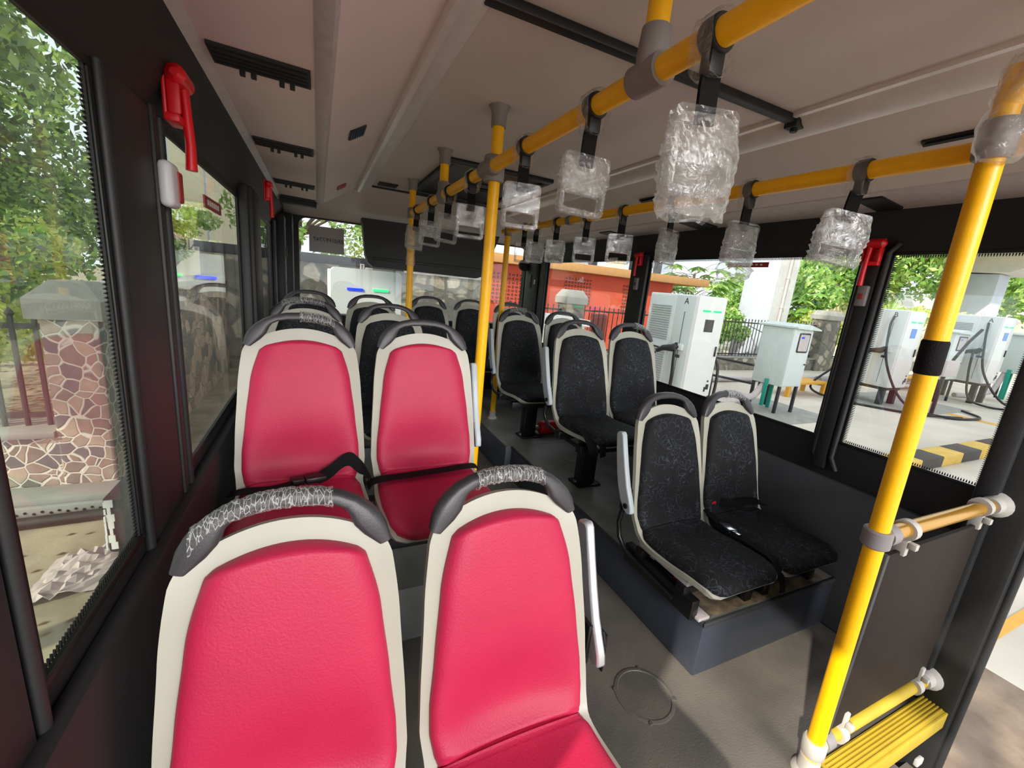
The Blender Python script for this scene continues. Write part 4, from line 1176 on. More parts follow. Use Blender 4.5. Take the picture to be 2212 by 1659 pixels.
def stone_post(x0, x1, y0, y1, z0, z1, m, cap, label, name='stone_pillar'):
    t = thing(name, label, 'stone pillar', ((x0+x1)/2, (y0+y1)/2, z0), 'stone boundary pillars')
    MB().box(x0, x1, y0, y1, z0, z1, .015).build('shaft', M[m], t, False)
    c = .05
    cx, cy = (x0+x1)/2, (y0+y1)/2
    def rg(k, z): return [(cx+sx*((x1-x0)/2+k), cy+sy*((y1-y0)/2+k), z) for sx, sy in ((-1, -1), (1, -1), (1, 1), (-1, 1))]
    MB().rings([rg(c, z1-.10), rg(c, z1+cap*.25), rg(-.06, z1+cap), ]).build('cap', M['concrete_grey'], t, False)
    return t
def fence(x0, x1, y, z0, z1, pitch, label, r=.012, spear=True):
    t = thing('iron_fence', label, 'fence', ((x0+x1)/2, y, z0), 'iron spear fences')
    n = int((x1-x0)/pitch)
    for k in range(n+1):
        x = x0+k*pitch
        mb = MB().tube([(x, y, z0), (x, y, z1-.07)], r, 8)
        mb.tube([(x, y, z1-.07), (x, y, z1-.05), (x, y, z1)], [r, r*1.7, .001], 8)
        mb.build('bar', M['iron'], t)
    for z in (z0+.09, z1-.14): MB().box(x0-.1, x1+.1, y-.008, y+.008, z-.02, z+.02).build('rail', M['iron'], t, False)
    return t
# left of the bus
stone_post(-1.81, -1.49, 4.10, 4.44, -.42, 1.02, 'stone', .17, 'stone pillar with a grey chamfered cap outside the nearest left window')
t = thing('stone_wall', 'tan stone boundary wall running back from the left pillar', 'stone wall', (-1.68, 6.8, G))
MB().box(-1.84, -1.50, 4.44, 9.05, G, 1.08).build('masonry', M['stone_tan'], t, False); MB().box(-1.87, -1.47, 4.44, 9.05, 1.08, 1.15, .01).build('coping', M['concrete_grey'], t)
t = thing('stone_wall', 'low stone wall under the iron fence, left of the pillar', 'stone wall', (-3.4, 4.25, G))
MB().box(-5.2, -1.81, 4.12, 4.42, G, .02).build('masonry', M['stone'], t, False); MB().box(-5.2, -1.81, 4.08, 4.46, .02, .075, .01).build('coping', M['concrete_grey'], t)
fence(-4.4, -1.90, 4.26, .07, .98, .125, 'dark iron fence with spear tops, left of the near stone pillar', .017)
t = thing('footpath_edge', 'grey footpath edge at the foot of the near stone pillar', 'kerb', (-3, 3.95, G)); MB().box(-6, -1.0, 3.86, 4.10, G, -.36, .02).build('kerb', M['concrete_grey'], t)
t = thing('cable_tray', 'perforated pale metal strip lying along the footpath edge', 'cable tray', (-2, 3.84, G))
MB().box(-4, -1.15, 3.80, 3.845, -.49, -.40, .004).build('strip', M['concrete_grey'], t)
for k in range(46):
    x = -3.3+k*.045; MB().cyl((x, 3.797, -.445+.012*(k % 2)), (x, 3.801, -.445+.012*(k % 2)), .010, 8).build('hole', M['rubber'], t, False)
t = thing('hose', 'black hose lying on the soil before the footpath edge', 'hose', (-2, 3.72, G)); MB().tube([(-4, 3.70, -.46), (-2.6, 3.66, -.46), (-1.9, 3.70, -.46), (-1.28, 3.74, -.46)], .04, 12).build('hose', M['rubber'], t)
t = thing('kerb_block', 'black kerb block with flaking white paint, by the footpath', 'kerb block', (-1.1, 3.5, G))
MB().box(-1.26, -.95, 3.22, 3.80, G, -.10, .012).build('block', M['iron'], t)
rnd = random.Random(5)
for k in range(7):
    z = -.46+.05*k; MB().box(-1.268+.002*k, -1.258+.002*k, 3.205+.01*rnd.random(), 3.219, z, z+.035+.02*rnd.random()).box(-1.25+.012*rnd.random(), -1.225+.02*rnd.random(), 3.21, 3.219, z, z+.05).build('paint_flake', M['white'], t, False)
t = thing('litter', 'crumpled pale plastic sheet lying on the soil', 'litter', (-1.36, 3.0, G))
rnd = random.Random(9); g = []
for i in range(14):
    g.append([(-1.52+.028*j+.012*rnd.random(), 2.78+.034*i+.014*rnd.random()+.006*j, G+.012+.055*rnd.random()*math.sin(math.pi*j/11)) for j in range(12)])
vs = [p for r_ in g for p in r_]; fs = [(i*12+j, i*12+j+1, (i+1)*12+j+1, (i+1)*12+j) for i in range(13) for j in range(11)]
o = MB().add(vs, fs).build('sheet', M['trash'], t, False); so_ = o.modifiers.new('solid', 'SOLIDIFY'); so_.thickness = .004
tag(MB().add(*(lambda V: ([q for v in V for q in v], [tuple(range(4*i, 4*i+4)) for i in range(len(V))]))(
    [[(x-.03, y-.012, z), (x, y-.02*random.random(), z+.02*random.random()), (x+.03, y+.012, z+.01), (x, y+.02, z)] for x, y, z in [(random.uniform(-5.5, -1.9), random.uniform(4.6, 9), -.3+random.random()*.25) for _ in range(1400)]])).build('leaf_litter', M['dry_leaf'], None, False), 'dry brown leaves heaped behind the iron fence', 'leaf litter', None, 'stuff')
tag(MB().add(*(lambda V: ([q for v in V for q in v], [tuple(range(4*i, 4*i+4)) for i in range(len(V))]))(
    [[(x-.025, y-.01, G+.003), (x, y-.014, G+.012), (x+.025, y+.01, G+.006), (x, y+.016, G+.003)] for x, y in [(random.uniform(-1.9, -.7), random.uniform(1.6, 3.6)) for _ in range(90)]])).build('leaf_litter', M['dry_leaf'], None, False), 'scattered dry leaves and grit on the soil beside the bus', 'leaf litter', None, 'stuff')
t = thing('hoarding', 'tall pale cream hoarding seen through the second left window', 'hoarding', (-2.9, 16, 0))
MB().box(-3.0, -2.9, 11.6, 24, 0, 6.5).build('board', M['cream'], t, False); MB().box(-2.9, -2.86, 11.6, 12.0, 0, 6.5).box(-2.9, -2.86, 15.4, 15.5, 0, 6.5).build('batten', M['bluewhite'], t, False)

# behind the bus
t = thing('stone_wall', 'grey stone boundary wall behind the bus, seen through the rear window', 'stone wall', (1, 9.2, G))
MB().box(-1.84, 3.5, 9.05, 9.45, G, 1.55).build('masonry', M['stone_grey'], t, False); MB().box(-1.9, 1.6, 8.98, 9.5, 1.55, 1.72, .02).build('coping', M['iron'], t); MB().box(1.6, 3.5, 9.0, 9.5, 1.52, 1.60, .01).build('coping', M['concrete_grey'], t)
def led(t, x, y, z, w, m, face='-y'):
    MB().box(x-w/2, x+w/2, y-.012, y+.01, z-.016, z+.016, .006).build('indicator_light', M[m], t)['label'] = 'lit %s bar' % m
t = thing('charging_cabinet', 'white rounded cabinet with a blue and a green light bar right behind the rear window', 'charging cabinet', (.57, 5.9, G))
b = bmesh.new()
MB().prism([(x, z) for x, z in rrect(.15, .995, -.25, 1.49, .06)], 'y', 5.71, 6.35).build('housing', M['white2'], t)
MB().box(.118, .150, 5.74, 6.32, -.2, 1.46, .01).build('side_cover', M['white'], t)
led(t, .425, 5.708, 1.237, .19, 'blue'); led(t, .735, 5.708, 1.243, .19, 'green')
MB().tube([(.50, 5.80, 1.49), (.50, 5.80, 1.55), (.53, 5.80, 1.55), (.53, 5.80, 1.49)], .012, 8).box(.55, .64, 5.75, 5.81, 1.49, 1.515, .006).build('lifting_lug', M['clamp_pale'], t)
MB().box(.25, .9, 5.8, 6.25, G, -.25, .01).build('plinth', M['iron'], t)

t = thing('building', 'low orange building with a tan cornice behind the fence', 'building', (7, 13, G))
MB().box(2.9, 11.4, 11.5, 16, G, 2.08).build('wall', M['orange'], t, False)
MB().box(2.6, 12.75, 11.15, 16.3, 2.08, 2.33, .01).build('cornice', M['tan'], t)
for x0, x1, z0, z1 in ((6.95, 7.95, 1.08, 1.92), (9.22, 10.1, .98, 1.88), (4.4, 5.5, .95, 1.85)):
    f = MB().box(x0, x1, 11.485, 11.5, z0, z1).build('lattice_window', M['orange'], t, False)
    mb = MB(); nx, nz = 9, 8; rnd = random.Random(int(x0*10))
    for i in range(nx):
        for j in range(nz):
            px, pz = x0+(x1-x0)*(i+.5)/nx, z0+(z1-z0)*(j+.5)/nz; s = .040
            if (i+j) % 2: mb.box(px-s, px+s, 11.47, 11.49, pz-s*.5, pz+s*.5)
            else: mb.box(px-s*.5, px+s*.5, 11.47, 11.49, pz-s, pz+s)
    mb.build('opening', M['lattice'], f, False)
MB().box(8.1, 8.7, 11.47, 11.5, G, .85).build('door', M['lattice'], t, False)
stone_post(5.60, 6.12, 9.02, 9.50, G, 1.28, 'stone_grey', .24, 'grey stone pillar in front of the orange wall')
fence(4.0, 5.5, 9.25, -.08, 1.15, .15, 'dark iron fence left of the pillar at the orange wall')
fence(6.3, 13.6, 9.25, -.08, 1.17, .155, 'dark iron fence in front of the orange wall')
t = thing('stone_wall', 'low grey stone wall under the fences across the yard', 'stone wall', (14, 9.25, G))
MB().box(3.5, 24, 9.08, 9.42, G, -.10).build('masonry', M['stone_grey'], t, False); MB().box(3.5, 24, 9.05, 9.45, -.10, -.06, .01).build('coping', M['concrete_grey'], t)
fence(14.9, 16.2, 9.25, -.08, 1.25, .15, 'short iron fence panel left of the far stone pillar')
stone_post(16.35, 17.25, 9.0, 9.5, G, 1.45, 'stone_grey', .22, 'far grey stone pillar behind the meter box')
fence(17.45, 21, 9.25, -.08, 1.2, .15, 'iron fence right of the far stone pillar')
t = thing('support_column', 'thick pale painted concrete column with a drain pipe beside the meter box', 'column', (14.7, 10.6, G))
MB().box(14.25, 15.35, 9.75, 10.95, G, 6.2, .02).build('shaft', M['painted_col'], t)
MB().box(14.42, 14.46, 9.735, 9.75, -.1, 6).box(14.30, 15.3, 9.738, 9.75, .3, 6.0).build('shaded_face', M['col_grey'], t, False)  # grey of the shaded side put into the colour of this face
pp = MB().tube([(14.78, 9.69, 0), (14.78, 9.69, 6)], .045, 12)
for z in (.6, 1.6, 2.6, 3.6): pp.tube([(14.78, 9.69, z), (14.78, 9.69, z+.10)], .06, 12)
pp.build('drain_pipe', M['grey_trim'], t)
MB().tube([(14.24, 10.4, 1.0), (14.1, 10.3, .9), (11.5, 7.6, .75), (8.4, 5.3, 1.15)], .012, 6).build('cable', M['rubber'], t)
t = thing('support_column', 'far pale column with a wide cap beam, at the right edge beyond the chargers', 'column', (32.2, 10.6, G))
MB().box(31.6, 32.9, 9.9, 11.4, G, 4.4, .03).build('shaft', M['painted_col'], t)
MB().prism([(7.2, 5.3), (7.2, 6.4), (14.6, 6.4), (14.6, 5.2), (11.9, 4.5), (9.4, 4.4)], 'x', 30.8, 33.8).build('cap_beam', M['col_grey'], t)
MB().box(27, 32, 8.2, 14.5, 5.35, 6.5, .03).build('deck_beam', M['cream'], t)
t = thing('sun_blocker', 'unseen high concrete slab added over the bus to shade the yard', 'sun_blocker', (-5, -4, 12))  # unseen slab on piers, added to block the sun from the yard
MB().box(-14, 3.5, -9.6, 1.2, 12, 12.8, .05).build('shade_slab', M['col_grey'], t)
for x in (-11, 2): MB().box(x-.7, x+.7, -9.5, -8.1, G, 12).build('pier', M['painted_col'], t, False)
t = thing('sun_blocker', 'unseen thin sheet added left of the bus to keep sun off the seats', 'sun_blocker', (-5.7, 0, 5.4))  # unseen sheet on posts, added to block the sun from the pink seats
MB().box(-9, -2.4, -2.7, 2.0, 5.4, 5.5, .02).build('shade_sheet', M['col_grey'], t)
for x in (-8.9, -2.6): MB().box(x-.06, x+.06, 1.8, 1.92, G, 5.4).build('post', M['iron'], t, False)
t = thing('building', 'pale blue-white block with dark window strips, far behind the orange building', 'building', (22, 26, G))
MB().box(14, 24.0, 25, 30, G, 9).build('wall', M['bluewhite'], t, False)
for x in (16.8, 20.3, 22.6): MB().box(x, x+.7, 24.95, 25.02, 2.8, 9).build('window', M['screen'], t, False)
MB().box(18.3, 19.8, 24.94, 25.0, 2, 9).build('bay', M['cream'], t, False)
t = thing('building', 'white block behind the pale column', 'building', (30, 24, G))
MB().box(25.0, 29.2, 20, 24, G, 9).build('wall', M['bluewhite'], t, False); MB().box(26.6, 27.0, 19.95, 20, 2, 8).build('window', M['cream'], t, False)
t = thing('boundary_wall', 'long low cream wall with a white top and red roof patch, far right', 'wall', (42, 17, G))
MB().box(29, 60, 16, 16.5, G, 2.6).build('wall', M['cream'], t, False); MB().box(29, 60, 15.9, 16.6, 2.6, 3.5).build('top_band', M['white'], t, False); MB().box(33, 36, 15.85, 16.6, 3.5, 4.1).build('roof_patch', M['red_plastic'], t, False)
t = thing('street_lamp', 'twin-armed white street lamp in front of the far trees', 'street lamp', (33.5, 18, G))
MB().tube([(33.5, 18, G), (33.5, 18, 5.2)], .09, 8).build('pole', M['white'], t)
for s in (-1, 1): MB().tube([(33.5, 18, 5.2), (33.5+s*1.4, 18, 5.55)], .06, 6).build('arm', M['white'], t)

# charging cabinets in the yard
def charger(x, y, z0, z1, sx, sy, letter, label, blue, cables):
    """-x face carries louvres, -y face the lights and screen"""
    t = thing('charging_cabinet', label, 'charging cabinet', (x+sx/2, y+sy/2, G), 'white charging cabinets in the yard')
    H = z1-z0
    MB().box(x, x+sx, y, y+sy, z0, z1, .025, 3).build('housing', M['white'], t)
    f = MB().box(x+.01, x+sx-.02, y-.012, y+.01, z0+.02, z1-.01, .006).build('front_door', M['white'], t)
    led(t, x+sx*.33, y-.012, z0+H*.86, .20*sx/.5*.5+.05, 'green'); led(t, x+sx*.70, y-.012, z0+H*.86, .20*sx/.5*.5+.05, 'green')
    MB().box(x+sx*.34, x+sx*.64, y-.018, y-.010, z0+H*.66, z0+H*.78).build('screen' if not blue else 'sticker', M['screen_blue' if blue else 'screen'], t, False)
    MB().box(x+sx*.86, x+sx*.91, y-.03, y-.01, z0+H*.42, z0+H*.52, .004).build('door_handle', M['rubber'], t)
    MB().box(x+sx*.80, x+sx*.90, y-.016, y-.011, z0+.14, z0+.24).cyl((x+sx*.84, y-.012, z0+.30), (x+sx*.84, y-.017, z0+.30), .02, 10).box(x+sx*.74, x+sx*.80, y-.016, y-.011, z0+.10, z0+.19).build('logo', M['ink'], t, False)
    s = MB().box(x-.012, x+.01, y+sy*.42, y+sy*.97, z0+.06, z1-.04, .006).build('louvre_door', M['white2'], t)
    mb = MB(); n = 34
    for k in range(n):
        z = z0+.14+(H-.34)*k/n
        if abs(k-n/2) < 1.2: continue
        mb.prism([(x-.016, z), (x-.032, z+.008), (x-.016, z+.022)], 'y', y+sy*.48, y+sy*.91)
    mb.build('louvres', M['dark_slot'], s, False)
    MB().box(x-.014, x+.01, y+.03, y+sy*.38, z0+.04, z1-.02, .006).build('connector_panel', M['white2'], t)
    MB().box(x-.02, x-.012, y+sy*.20, y+sy*.205, z0+.1, z1-.3).build('panel_gap', M['ink'], t, False)
    MB().box(x-.07, x-.01, y+sy*.10, y+sy*.32, z0+H*.46, z0+H*.52, .01).build('connector_shelf', M['white2'], t)
    c = MB().tube([(x-.05, y+sy*.20, z0+H*.50), (x-.12, y+sy*.24, z0+H*.47), (x-.20, y+sy*.36, z0+H*.46), (x-.26, y+sy*.44, z0+H*.42)], [.06, .07, .05, .035], 12)
    c.tube([(x-.24, y+sy*.42, z0+H*.46), (x-.30, y+sy*.5, z0+H*.47), (x-.30, y+sy*.52, z0+H*.42), (x-.25, y+sy*.45, z0+H*.40)], .014, 8)
    c.build('connector', M['rubber'], t)
    MB().box(x-.02, x-.012, y+sy*.15, y+sy*.25, z0+H*.38, z0+H*.41).build('rating_plate', M['ink'], t, False)
    for pts in cables: MB().tube([tuple(p) for p in catmull(pts, 6)], .026, 8).build('cable', M['rubber'], t)
    lettering('lettering', letter, H*.085, M['ink'], t, (x-.016, y+sy*.20, z1-H*.065), '-x')
    for k in (.2, .5, .8): MB().tube([(x+sx*.5, y+sy*k-.03, z1), (x+sx*.5, y+sy*k-.03, z1+.05), (x+sx*.5, y+sy*k+.03, z1+.05), (x+sx*.5, y+sy*k+.03, z1)], .008, 6).build('lifting_eye', M['grey_trim'], t)
    MB().box(x+.05, x+sx-.05, y+.05, y+sy-.05, z0-.07, z0+.01, .006).build('base_frame', M['iron'], t)
    for px in (x+.12, x+sx-.12):
        for py in (y+.14, y+sy-.14): MB().box(px-.06, px+.06, py-.06, py+.06, G+.003, z0-.06, .006).build('stand_leg', M['iron'], t)
    return t
charger(5.98, 5.39, -.22, 1.61, .72, 1.18, 'A', 'large white charging cabinet marked A with two green lights and a dark screen', False,
        ([(5.90, 5.63, .75), (5.88, 5.62, .5), (5.89, 5.60, .1), (5.9, 5.62, -.42)], [(5.72, 5.95, .52), (5.62, 6.1, .2), (5.55, 6.2, -.1), (5.5, 6.3, -.44)], [(6.72, 5.45, .55), (6.84, 5.42, .3), (6.84, 5.40, -.1), (6.78, 5.4, -.46)], [(6.72, 5.5, .42), (6.76, 5.45, .1), (6.73, 5.42, -.46)]))
charger(12.25, 5.05, -.06, 1.77, .78, 1.22, 'B', 'white charging cabinet marked B with a blue sticker, left of the foreground pole', True,
        ([(12.2, 5.30, 1.62), (12.1, 5.28, 1.3), (12.02, 5.1, .5), (12.1, 4.6, -.3), (12.6, 4.0, -.46), (13.6, 3.8, -.46), (14.2, 4.3, -.46)], [(11.98, 5.6, .75), (11.6, 6.0, .2), (11.3, 6.2, -.3), (11.4, 5.6, -.46), (12.0, 4.4, -.46), (13.0, 3.9, -.46)]))
charger(16.25, 4.74, .08, 1.88, .85, 1.1, 'A', 'farthest white charging cabinet, marked A, right of the foreground pole', True,
        ([(16.2, 4.98, 1.7), (16.1, 4.9, 1.2), (16.0, 4.7, .4), (16.1, 4.2, -.3), (16.7, 3.7, -.46), (17.5, 3.6, -.46)], [(15.98, 5.02, .95), (15.93, 4.95, .3), (15.92, 4.8, -.3), (16.0, 4.4, -.46), (16.8, 3.9, -.46)]))
def meter_box(x, y, sx, sy, z0, z1, label, teal=True):
    t = thing('meter_box', label, 'meter box', (x+sx/2, y+sy/2, G), 'grey metal boxes on legs')
    MB().box(x, x+sx, y, y+sy, z0, z1, .008).build('housing', M['box'], t)
    MB().prism([(x-.06, z1), (x+sx+.08, z1-.02), (x+sx+.08, z1+.005), (x+sx*.5, z1+.085), (x-.06, z1+.03)], 'y', y-.10, y+sy+.06).build('roof', M['box'], t)
    d = MB().box(x+.012, x+sx-.012, y-.012, y+.005, z0+.015, z1-.04, .004).build('door', M['white2'], t)
    w_ = MB().prism(rrect(x+sx*.30, x+sx*.86, z1-.46, z1-.08, .035), 'y', y-.022, y-.010).build('window_seal', M['rubber'], d)
    MB().prism(rrect(x+sx*.345, x+sx*.815, z1-.43, z1-.11, .025), 'y', y-.026, y-.020).build('window_pane', M['grey_trim'], d)
    MB().box(x+sx*.40, x+sx*.55, y-.029, y-.026, z1-.19, z1-.15).build('display', M['blue' if teal else 'screen_blue'], d, False)
    MB().cyl((x+sx*.9, y-.012, z0+.45), (x+sx*.9, y-.03, z0+.45), .015, 8).build('lock', M['iron'], d)
    for px in (x+.04, x+sx-.04):
        for py in (y+.04, y+sy-.04): MB().box(px-.025, px+.025, py-.025, py+.025, G, z0, .003).build('leg', M['iron'], t)
    if teal:
        MB().box(x-.03, x-.005, y+sy*.40, y+sy*.52, G+.1, z0+.10, .004).build('cable_strap', M['teal'], t); MB().box(x+sx*.45, x+sx*.5, y+sy*.5, y+sy*.62, G+.02, z0, .004).build('cable_strap', M['teal'], t)
        MB().tube([(x+.1, y+sy*.6, z0), (x-.1, y+sy*.7, -.25), (x-.6, y+sy*1.0, -.42), (x-1.2, y+sy*1.3, -.44)], .07, 10).build('conduit', M['grey_trim'], t)
    return t
meter_box(8.12, 4.98, .60, .62, .05, 1.19, 'grey-green meter box on legs beside the pale column')
meter_box(14.95, 5.12, .85, .55, .12, 1.36, 'grey meter box on legs between the two cabinets at the foreground pole', False)
meter_box(18.3, 4.55, .9, .7, .35, 1.45, 'partly cut off grey box at the right edge of the window nearest the door', True)
t = thing('junction_box', 'small brownish box on a post left of the foreground pole', 'junction box', (12.6, 4.3, G))
MB().box(12.35, 12.95, 4.20, 4.40, .42, .78, .01).build('box', M['grey_trim'], t); MB().box(12.62, 12.68, 4.27, 4.33, G, .42).build('post', M['iron'], t, False)
MB().tube([(12.7, 4.25, .78), (13.0, 4.2, 1.2), (13.15, 4.1, 1.5)], .03, 8).build('cable', M['rubber'], t)
def stool(x, y, label, s=1.0):
    t = thing('step_stool', label, 'step stool', (x, y, G), 'ochre metal step stools')
    MB().box(x-.75*s, x+.75*s, y-.28, y+.28, G+.30*s, G+.36*s, .006).build('top', M['ochre'], t)
    for px in (-.7, .7):
        for py in (-.24, .24): MB().box(x+px*s-.045, x+px*s+.045, y+py-.04, y+py+.04, G, G+.30*s).build('leg', M['ochre'], t, False)
stool(10.9, 6.3, 'ochre step stool on the concrete right of the near meter box'); stool(16.6, 6.6, 'ochre step stool far off, behind the two meter boxes', 1.0)
t = thing('pipe_frame', 'black welded frame standing behind the charger marked A', 'frame', (8.6, 6.6, G))
for a, b in (((8.35, 6.9, G), (8.35, 6.9, .30)), ((9.1, 6.2, G), (9.1, 6.2, .22)), ((8.35, 6.9, .30), (9.1, 6.2, .22)), ((8.35, 6.9, -.12), (9.1, 6.2, -.2)), ((9.1, 6.2, .22), (10.2, 6.8, .0)), ((10.2, 6.8, G), (10.2, 6.8, .0))):
    MB().tube([a, b], .028, 8).build('tube', M['iron'], t)
t = thing('duct_pipe', 'grey ribbed pipe lying across the yard behind the meter box', 'pipe', (11, 7.4, G)); MB().tube([(8.0, 7.6, -.42), (11, 7.6, -.42), (15.5, 7.6, -.42), (20, 7.6, -.42)], .08, 10).build('pipe', M['grey_trim'], t)
t = thing('duct_pipe', 'thick grey pipe on the ground behind the charger marked B', 'pipe', (14, 6.5, G)); MB().tube([(13.2, 7.1, -.36), (14.5, 7.1, -.38), (18, 7.1, -.36), (20, 7.0, -.2)], .12, 12).build('pipe', M['concrete_grey'], t)
t = thing('cabinet_lid', 'white flat-topped box outside the third right window, behind the seats', 'cabinet', (4.3, 7.2, G))
MB().box(3.86, 4.80, 6.98, 7.6, G, .88, .01).build('housing', M['white'], t); MB().prism([(3.80, .88), (4.86, .82), (4.86, .95), (3.80, 1.03)], 'y', 6.9, 7.7).build('lid', M['white'], t)
t = thing('kerb', 'yellow and black painted kerb near the bus door', 'kerb', (9.5, 2.6, G))
for k in range(10):
    x = 6.3+k*.62
    MB().box(x, x+.62, 2.48, 2.78, G, G+.16, .012).build('block', M['kerb_y' if k % 2 else 'kerb_k'], t)['label'] = 'yellow kerb block' if k % 2 else 'dark kerb block'

# ------------------------------------------------------------------ trees and shrubs
def leaf_cloud(blobs, n, size, seed, aspect=.5, droop=.3):
    """n separate leaves scattered on and in the given ellipsoids (cx,cy,cz,rx,ry,rz)"""
    rng = np.random.default_rng(seed)
    vol = np.array([b[3]*b[4]*b[5] for b in blobs])**.8; vol /= vol.sum()
    which = rng.choice(len(blobs), n, p=vol)
    B = np.array(blobs)[which]
    d = rng.normal(size=(n, 3)); d /= np.linalg.norm(d, axis=1)[:, None]
    rad = rng.uniform(.25, 1, n)**.45
    c = B[:, :3]+d*B[:, 3:]*rad[:, None]
    a = rng.normal(size=(n, 3)); a[:, 2] -= droop; a /= np.linalg.norm(a, axis=1)[:, None]
    b = np.cross(a, rng.normal(size=(n, 3))); b /= np.linalg.norm(b, axis=1)[:, None]
    s = size*rng.uniform(.6, 1.3, n)[:, None]
    nn = np.cross(a, b)
    V = np.stack([c-a*s, c+b*s*aspect+nn*s*.15, c+a*s, c-b*s*aspect+nn*s*.15], 1).reshape(-1, 3)
    me = bpy.data.meshes.new('foliage')
    me.vertices.add(4*n); me.vertices.foreach_set('co', V.ravel())
    me.loops.add(4*n); me.loops.foreach_set('vertex_index', np.arange(4*n))
    me.polygons.add(n); me.polygons.foreach_set('loop_start', np.arange(0, 4*n, 4)); me.polygons.foreach_set('loop_total', np.full(n, 4))
    me.update(calc_edges=True); me.validate()
    return me
def tree(name, label, cat, trunk, blobs, n, size, m, seed, group=None, aspect=.5, r=.12, branches=True):
    base = Vector(trunk[0]); t = thing(name, label, cat, tuple(base), group)
    me = leaf_cloud([(b[0]-base.x, b[1]-base.y, b[2]-base.z, *b[3:]) for b in blobs], n, size, seed, aspect)
    me.materials.append(M[m]); inst('foliage', me, t)
    k = len(trunk); mb = MB().tube(trunk, [r*(1-.6*i/max(1, k-1)) for i in range(k)], 8)
    if branches:
        top = Vector(trunk[-1])
        for b in blobs[:8]: mb.tube([Vector(trunk[-2])*.3+top*.7, top*.5+Vector(b[:3])*.5+Vector((.1, .1, -.1)), Vector(b[:3])], [r*.35, r*.22, r*.08], 6)
    mb.build('trunk', M['bark'], t)
    return t
GT, GS = 'trees beyond the boundary', 'shrubs beyond the boundary'
rnd = random.Random(3)
def blobs(cx, cy, cz, R_, n, r, flat=.8):
    return [(cx+rnd.uniform(-R_, R_), cy+rnd.uniform(-R_, R_), cz+rnd.uniform(-R_, R_)*flat, r*rnd.uniform(.7, 1.2), r*rnd.uniform(.7, 1.2), r*rnd.uniform(.5, .9)) for _ in range(n)]
tree('leafy_tree', 'big leafy tree filling the upper part of the nearest left window', 'tree', [(-5.9, 8.5, G), (-5.8, 8.4, 1.2), (-5.7, 8.3, 2.6)], blobs(-5.9, 8.4, 4.1, 2.5, 24, 1.05), 11000, .085, 'leaf_dark', 11, GT)
tree('leafy_tree', 'bright tree behind the iron fence, low over its spear tops', 'tree', [(-3.4, 6.2, G), (-3.35, 6.2, .7), (-3.3, 6.1, 1.4)], blobs(-3.7, 6.6, 1.7, 1.6, 22, .6, .8), 9000, .05, 'leaf_dark', 12, GT)
tree('leafy_tree', 'dark tree over the fence, right of the big leafy one in the first left window', 'tree', [(-5.8, 10, G), (-5.8, 10, 1.5), (-5.7, 9.8, 3.0)], blobs(-5.6, 9.6, 3.4, 1.9, 16, .9), 6000, .08, 'leaf_dark', 13, GT)
tree('leafy_tree', 'far tree crown deep behind the iron fence', 'tree', [(-9, 13, G), (-9, 13, 2), (-9, 13, 4)], blobs(-9.5, 13, 4.0, 4.2, 24, 1.8), 7000, .16, 'leaf_mid', 14, GT)
tree('shrub', 'yellow-green shrub just behind the iron fence bars', 'shrub', [(-3.4, 6.1, G), (-3.4, 6.1, -.1), (-3.4, 6.1, .5)], blobs(-3.4, 6.1, .9, .8, 16, .45, .7), 5200, .045, 'leaf_yel', 15, GS, r=.04)
tree('shrub', 'green shrub over the tan wall, at the left edge of the second left window', 'shrub', [(-2.5, 10.3, G), (-2.5, 10.3, .8), (-2.5, 10.3, 1.4)], blobs(-2.5, 10.3, 1.9, .45, 8, .35, .9), 1500, .06, 'leaf_mid', 25, GS, r=.05)
tree('leafy_tree', 'tree above the rear stone wall, behind the paper sheet', 'tree', [(-.6, 13, G), (-.5, 13, 1.5), (-.4, 13, 2.6)], blobs(-.2, 13, 3.1, 1.5, 12, .8), 3600, .08, 'leaf_mid', 16, GT)
tree('leafy_tree', 'lower tree above the rear wall, left of the display box', 'tree', [(1.4, 14, G), (1.4, 14, 1.3), (1.4, 14, 2.0)], blobs(1.5, 14, 2.3, .9, 8, .6), 2200, .07, 'leaf_yel', 17, GT)
def papaya(name, label, base, h, spread, n, size, m, seed):
    """tree with drooping hand-shaped leaves on long stalks"""
    t = thing(name, label, 'tree', base, GT); rg = random.Random(seed)
    x, y, z = base; mb = MB().tube([(x, y, z), (x+.1, y, z+h*.6), (x+.05, y, z+h)], [.09, .07, .05], 8); fo = MB()
    for k in range(n):
        a = rg.uniform(0, 2*math.pi); e = rg.uniform(-.2, .9); L = spread*rg.uniform(.5, 1.1); s = Vector((x+.05, y, z+h*rg.uniform(.45, 1)))
        tip = s+Vector((math.cos(a)*L, math.sin(a)*L, e*L*.7)); mb.tube([s, (s+tip)/2+Vector((0, 0, .12)), tip], [.014, .011, .008], 5)
        for q in range(7):
            b = a+(q-3)*.55; l = size*rg.uniform(.7, 1.1)*(1-.06*abs(q-3)); d = Vector((math.cos(b), math.sin(b), -.35)); w = Vector((-math.sin(b), math.cos(b), 0))*l*.22
            fo.add([tip, tip+d*l*.5+w, tip+d*l+Vector((0, 0, -.1*l)), tip+d*l*.5-w], [(0, 1, 2, 3)])
    mb.build('trunk', M['bark'], t); fo.build('foliage', M[m], t, False)
papaya('papaya_tree', 'tree with hand-shaped leaves between charger A and the pale column', (14.3, 13.4, G), 3.2, 1.5, 70, .62, 'leaf_mid', 1)
papaya('papaya_tree', 'tree with hand-shaped leaves right of the pale column, above the fence', (18.6, 12.2, G), 2.9, 1.6, 60, .66, 'leaf_mid', 2)
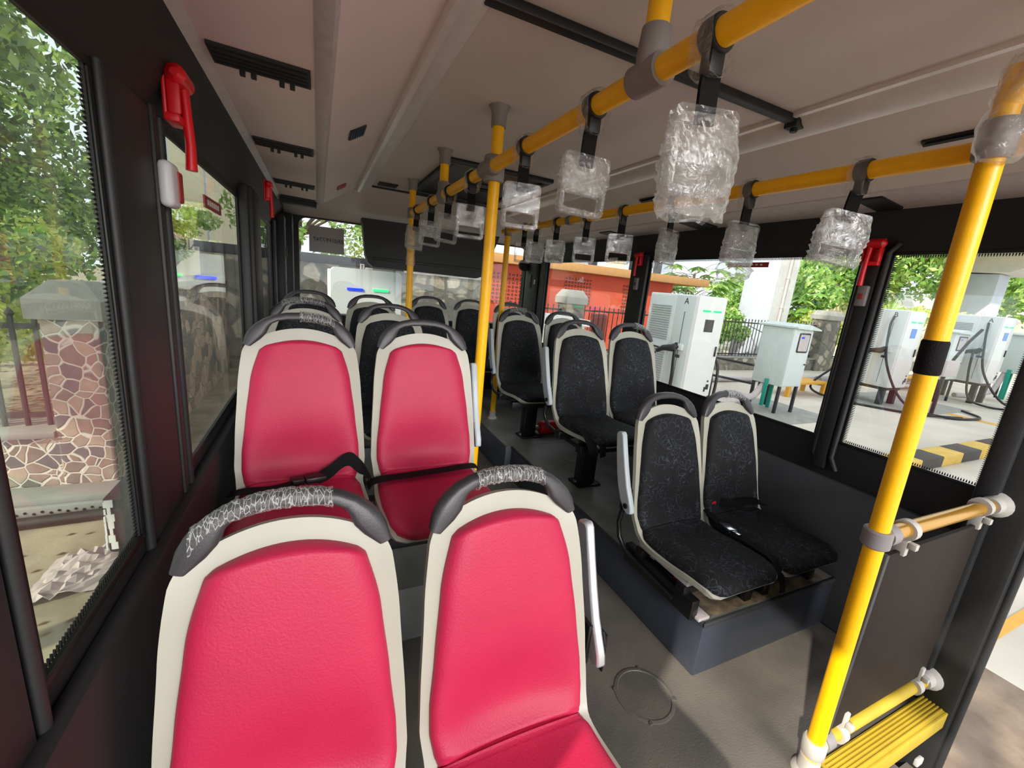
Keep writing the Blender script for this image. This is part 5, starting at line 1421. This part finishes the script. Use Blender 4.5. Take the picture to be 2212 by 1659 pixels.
tree('leafy_tree', 'bushy green tree behind the fence at the far stone pillar', 'tree', [(21, 14, G), (21, 14, .8), (21, 14, 1.4)], blobs(20.5, 13.5, 1.9, 2.4, 16, .9, .5), 5000, .13, 'leaf_mid', 18, GT)
tree('leafy_tree', 'tall dense trees behind the street lamp', 'tree', [(38, 22, G), (38, 22, 3), (38, 22, 5)], blobs(38, 22, 6.4, 5, 26, 2.2, .6), 9000, .26, 'leaf_dark', 19, GT)
tree('leafy_tree', 'large pale green tree above the charger marked B', 'tree', [(31, 15, G), (31, 15, 2), (31, 15, 3.5)], blobs(31.0, 15.0, 4.6, 3.0, 22, 1.5, .55), 8000, .20, 'leaf_mid', 20, GT)
tree('leafy_tree', 'tree at the far right behind the cap-beam column', 'tree', [(46, 14, G), (46, 14, 3), (46, 14, 5)], blobs(46, 14, 5.4, 3.6, 20, 2.0, .6), 5000, .26, 'leaf_mid', 21, GT)
tree('shrub', 'yellow-green shrub right above the charger marked B', 'shrub', [(25.5, 10.2, G), (25.5, 10.2, .5), (25.5, 10.2, 1.2)], blobs(26.2, 10.2, 1.85, 1.3, 12, .55, .25), 3000, .10, 'leaf_yel', 22, GS, r=.05)
tree('shrub', 'low green shrubs behind the fence right of the pale column', 'shrub', [(18, 10.6, G), (18, 10.6, .2), (18, 10.6, .5)], blobs(17.5, 10.8, .9, 1.5, 14, .6, .3), 3500, .09, 'leaf_yel', 23, GS, r=.05)
tree('shrub', 'green shrub behind the fence beside charger A', 'shrub', [(12.5, 10.3, G), (12.5, 10.3, .2), (12.5, 10.3, .6)], blobs(12.3, 10.4, .9, .9, 10, .5, .6), 3000, .08, 'leaf_mid', 24, GS, r=.05)
t = thing('fan_palm', 'pale fan palm leaf showing above the charger marked B', 'palm', (22.5, 10.0, G), None)
mb = MB()
for k in range(15):
    a = R(10+160*k/14); c = Vector((22.5, 10, 1.75)); d = Vector((math.cos(a)*.9, -.1, math.sin(a)*.75)); w = Vector((-math.sin(a), 0, math.cos(a)))*.055
    mb.add([c, c+d*.6+w, c+d*1.15, c+d*.6-w], [(0, 1, 2, 3)])
mb.build('frond', M['leaf_mid'], t, False); MB().tube([(22.5, 10, G), (22.5, 10, 1.75)], .06, 8).build('stem', M['bark'], t)
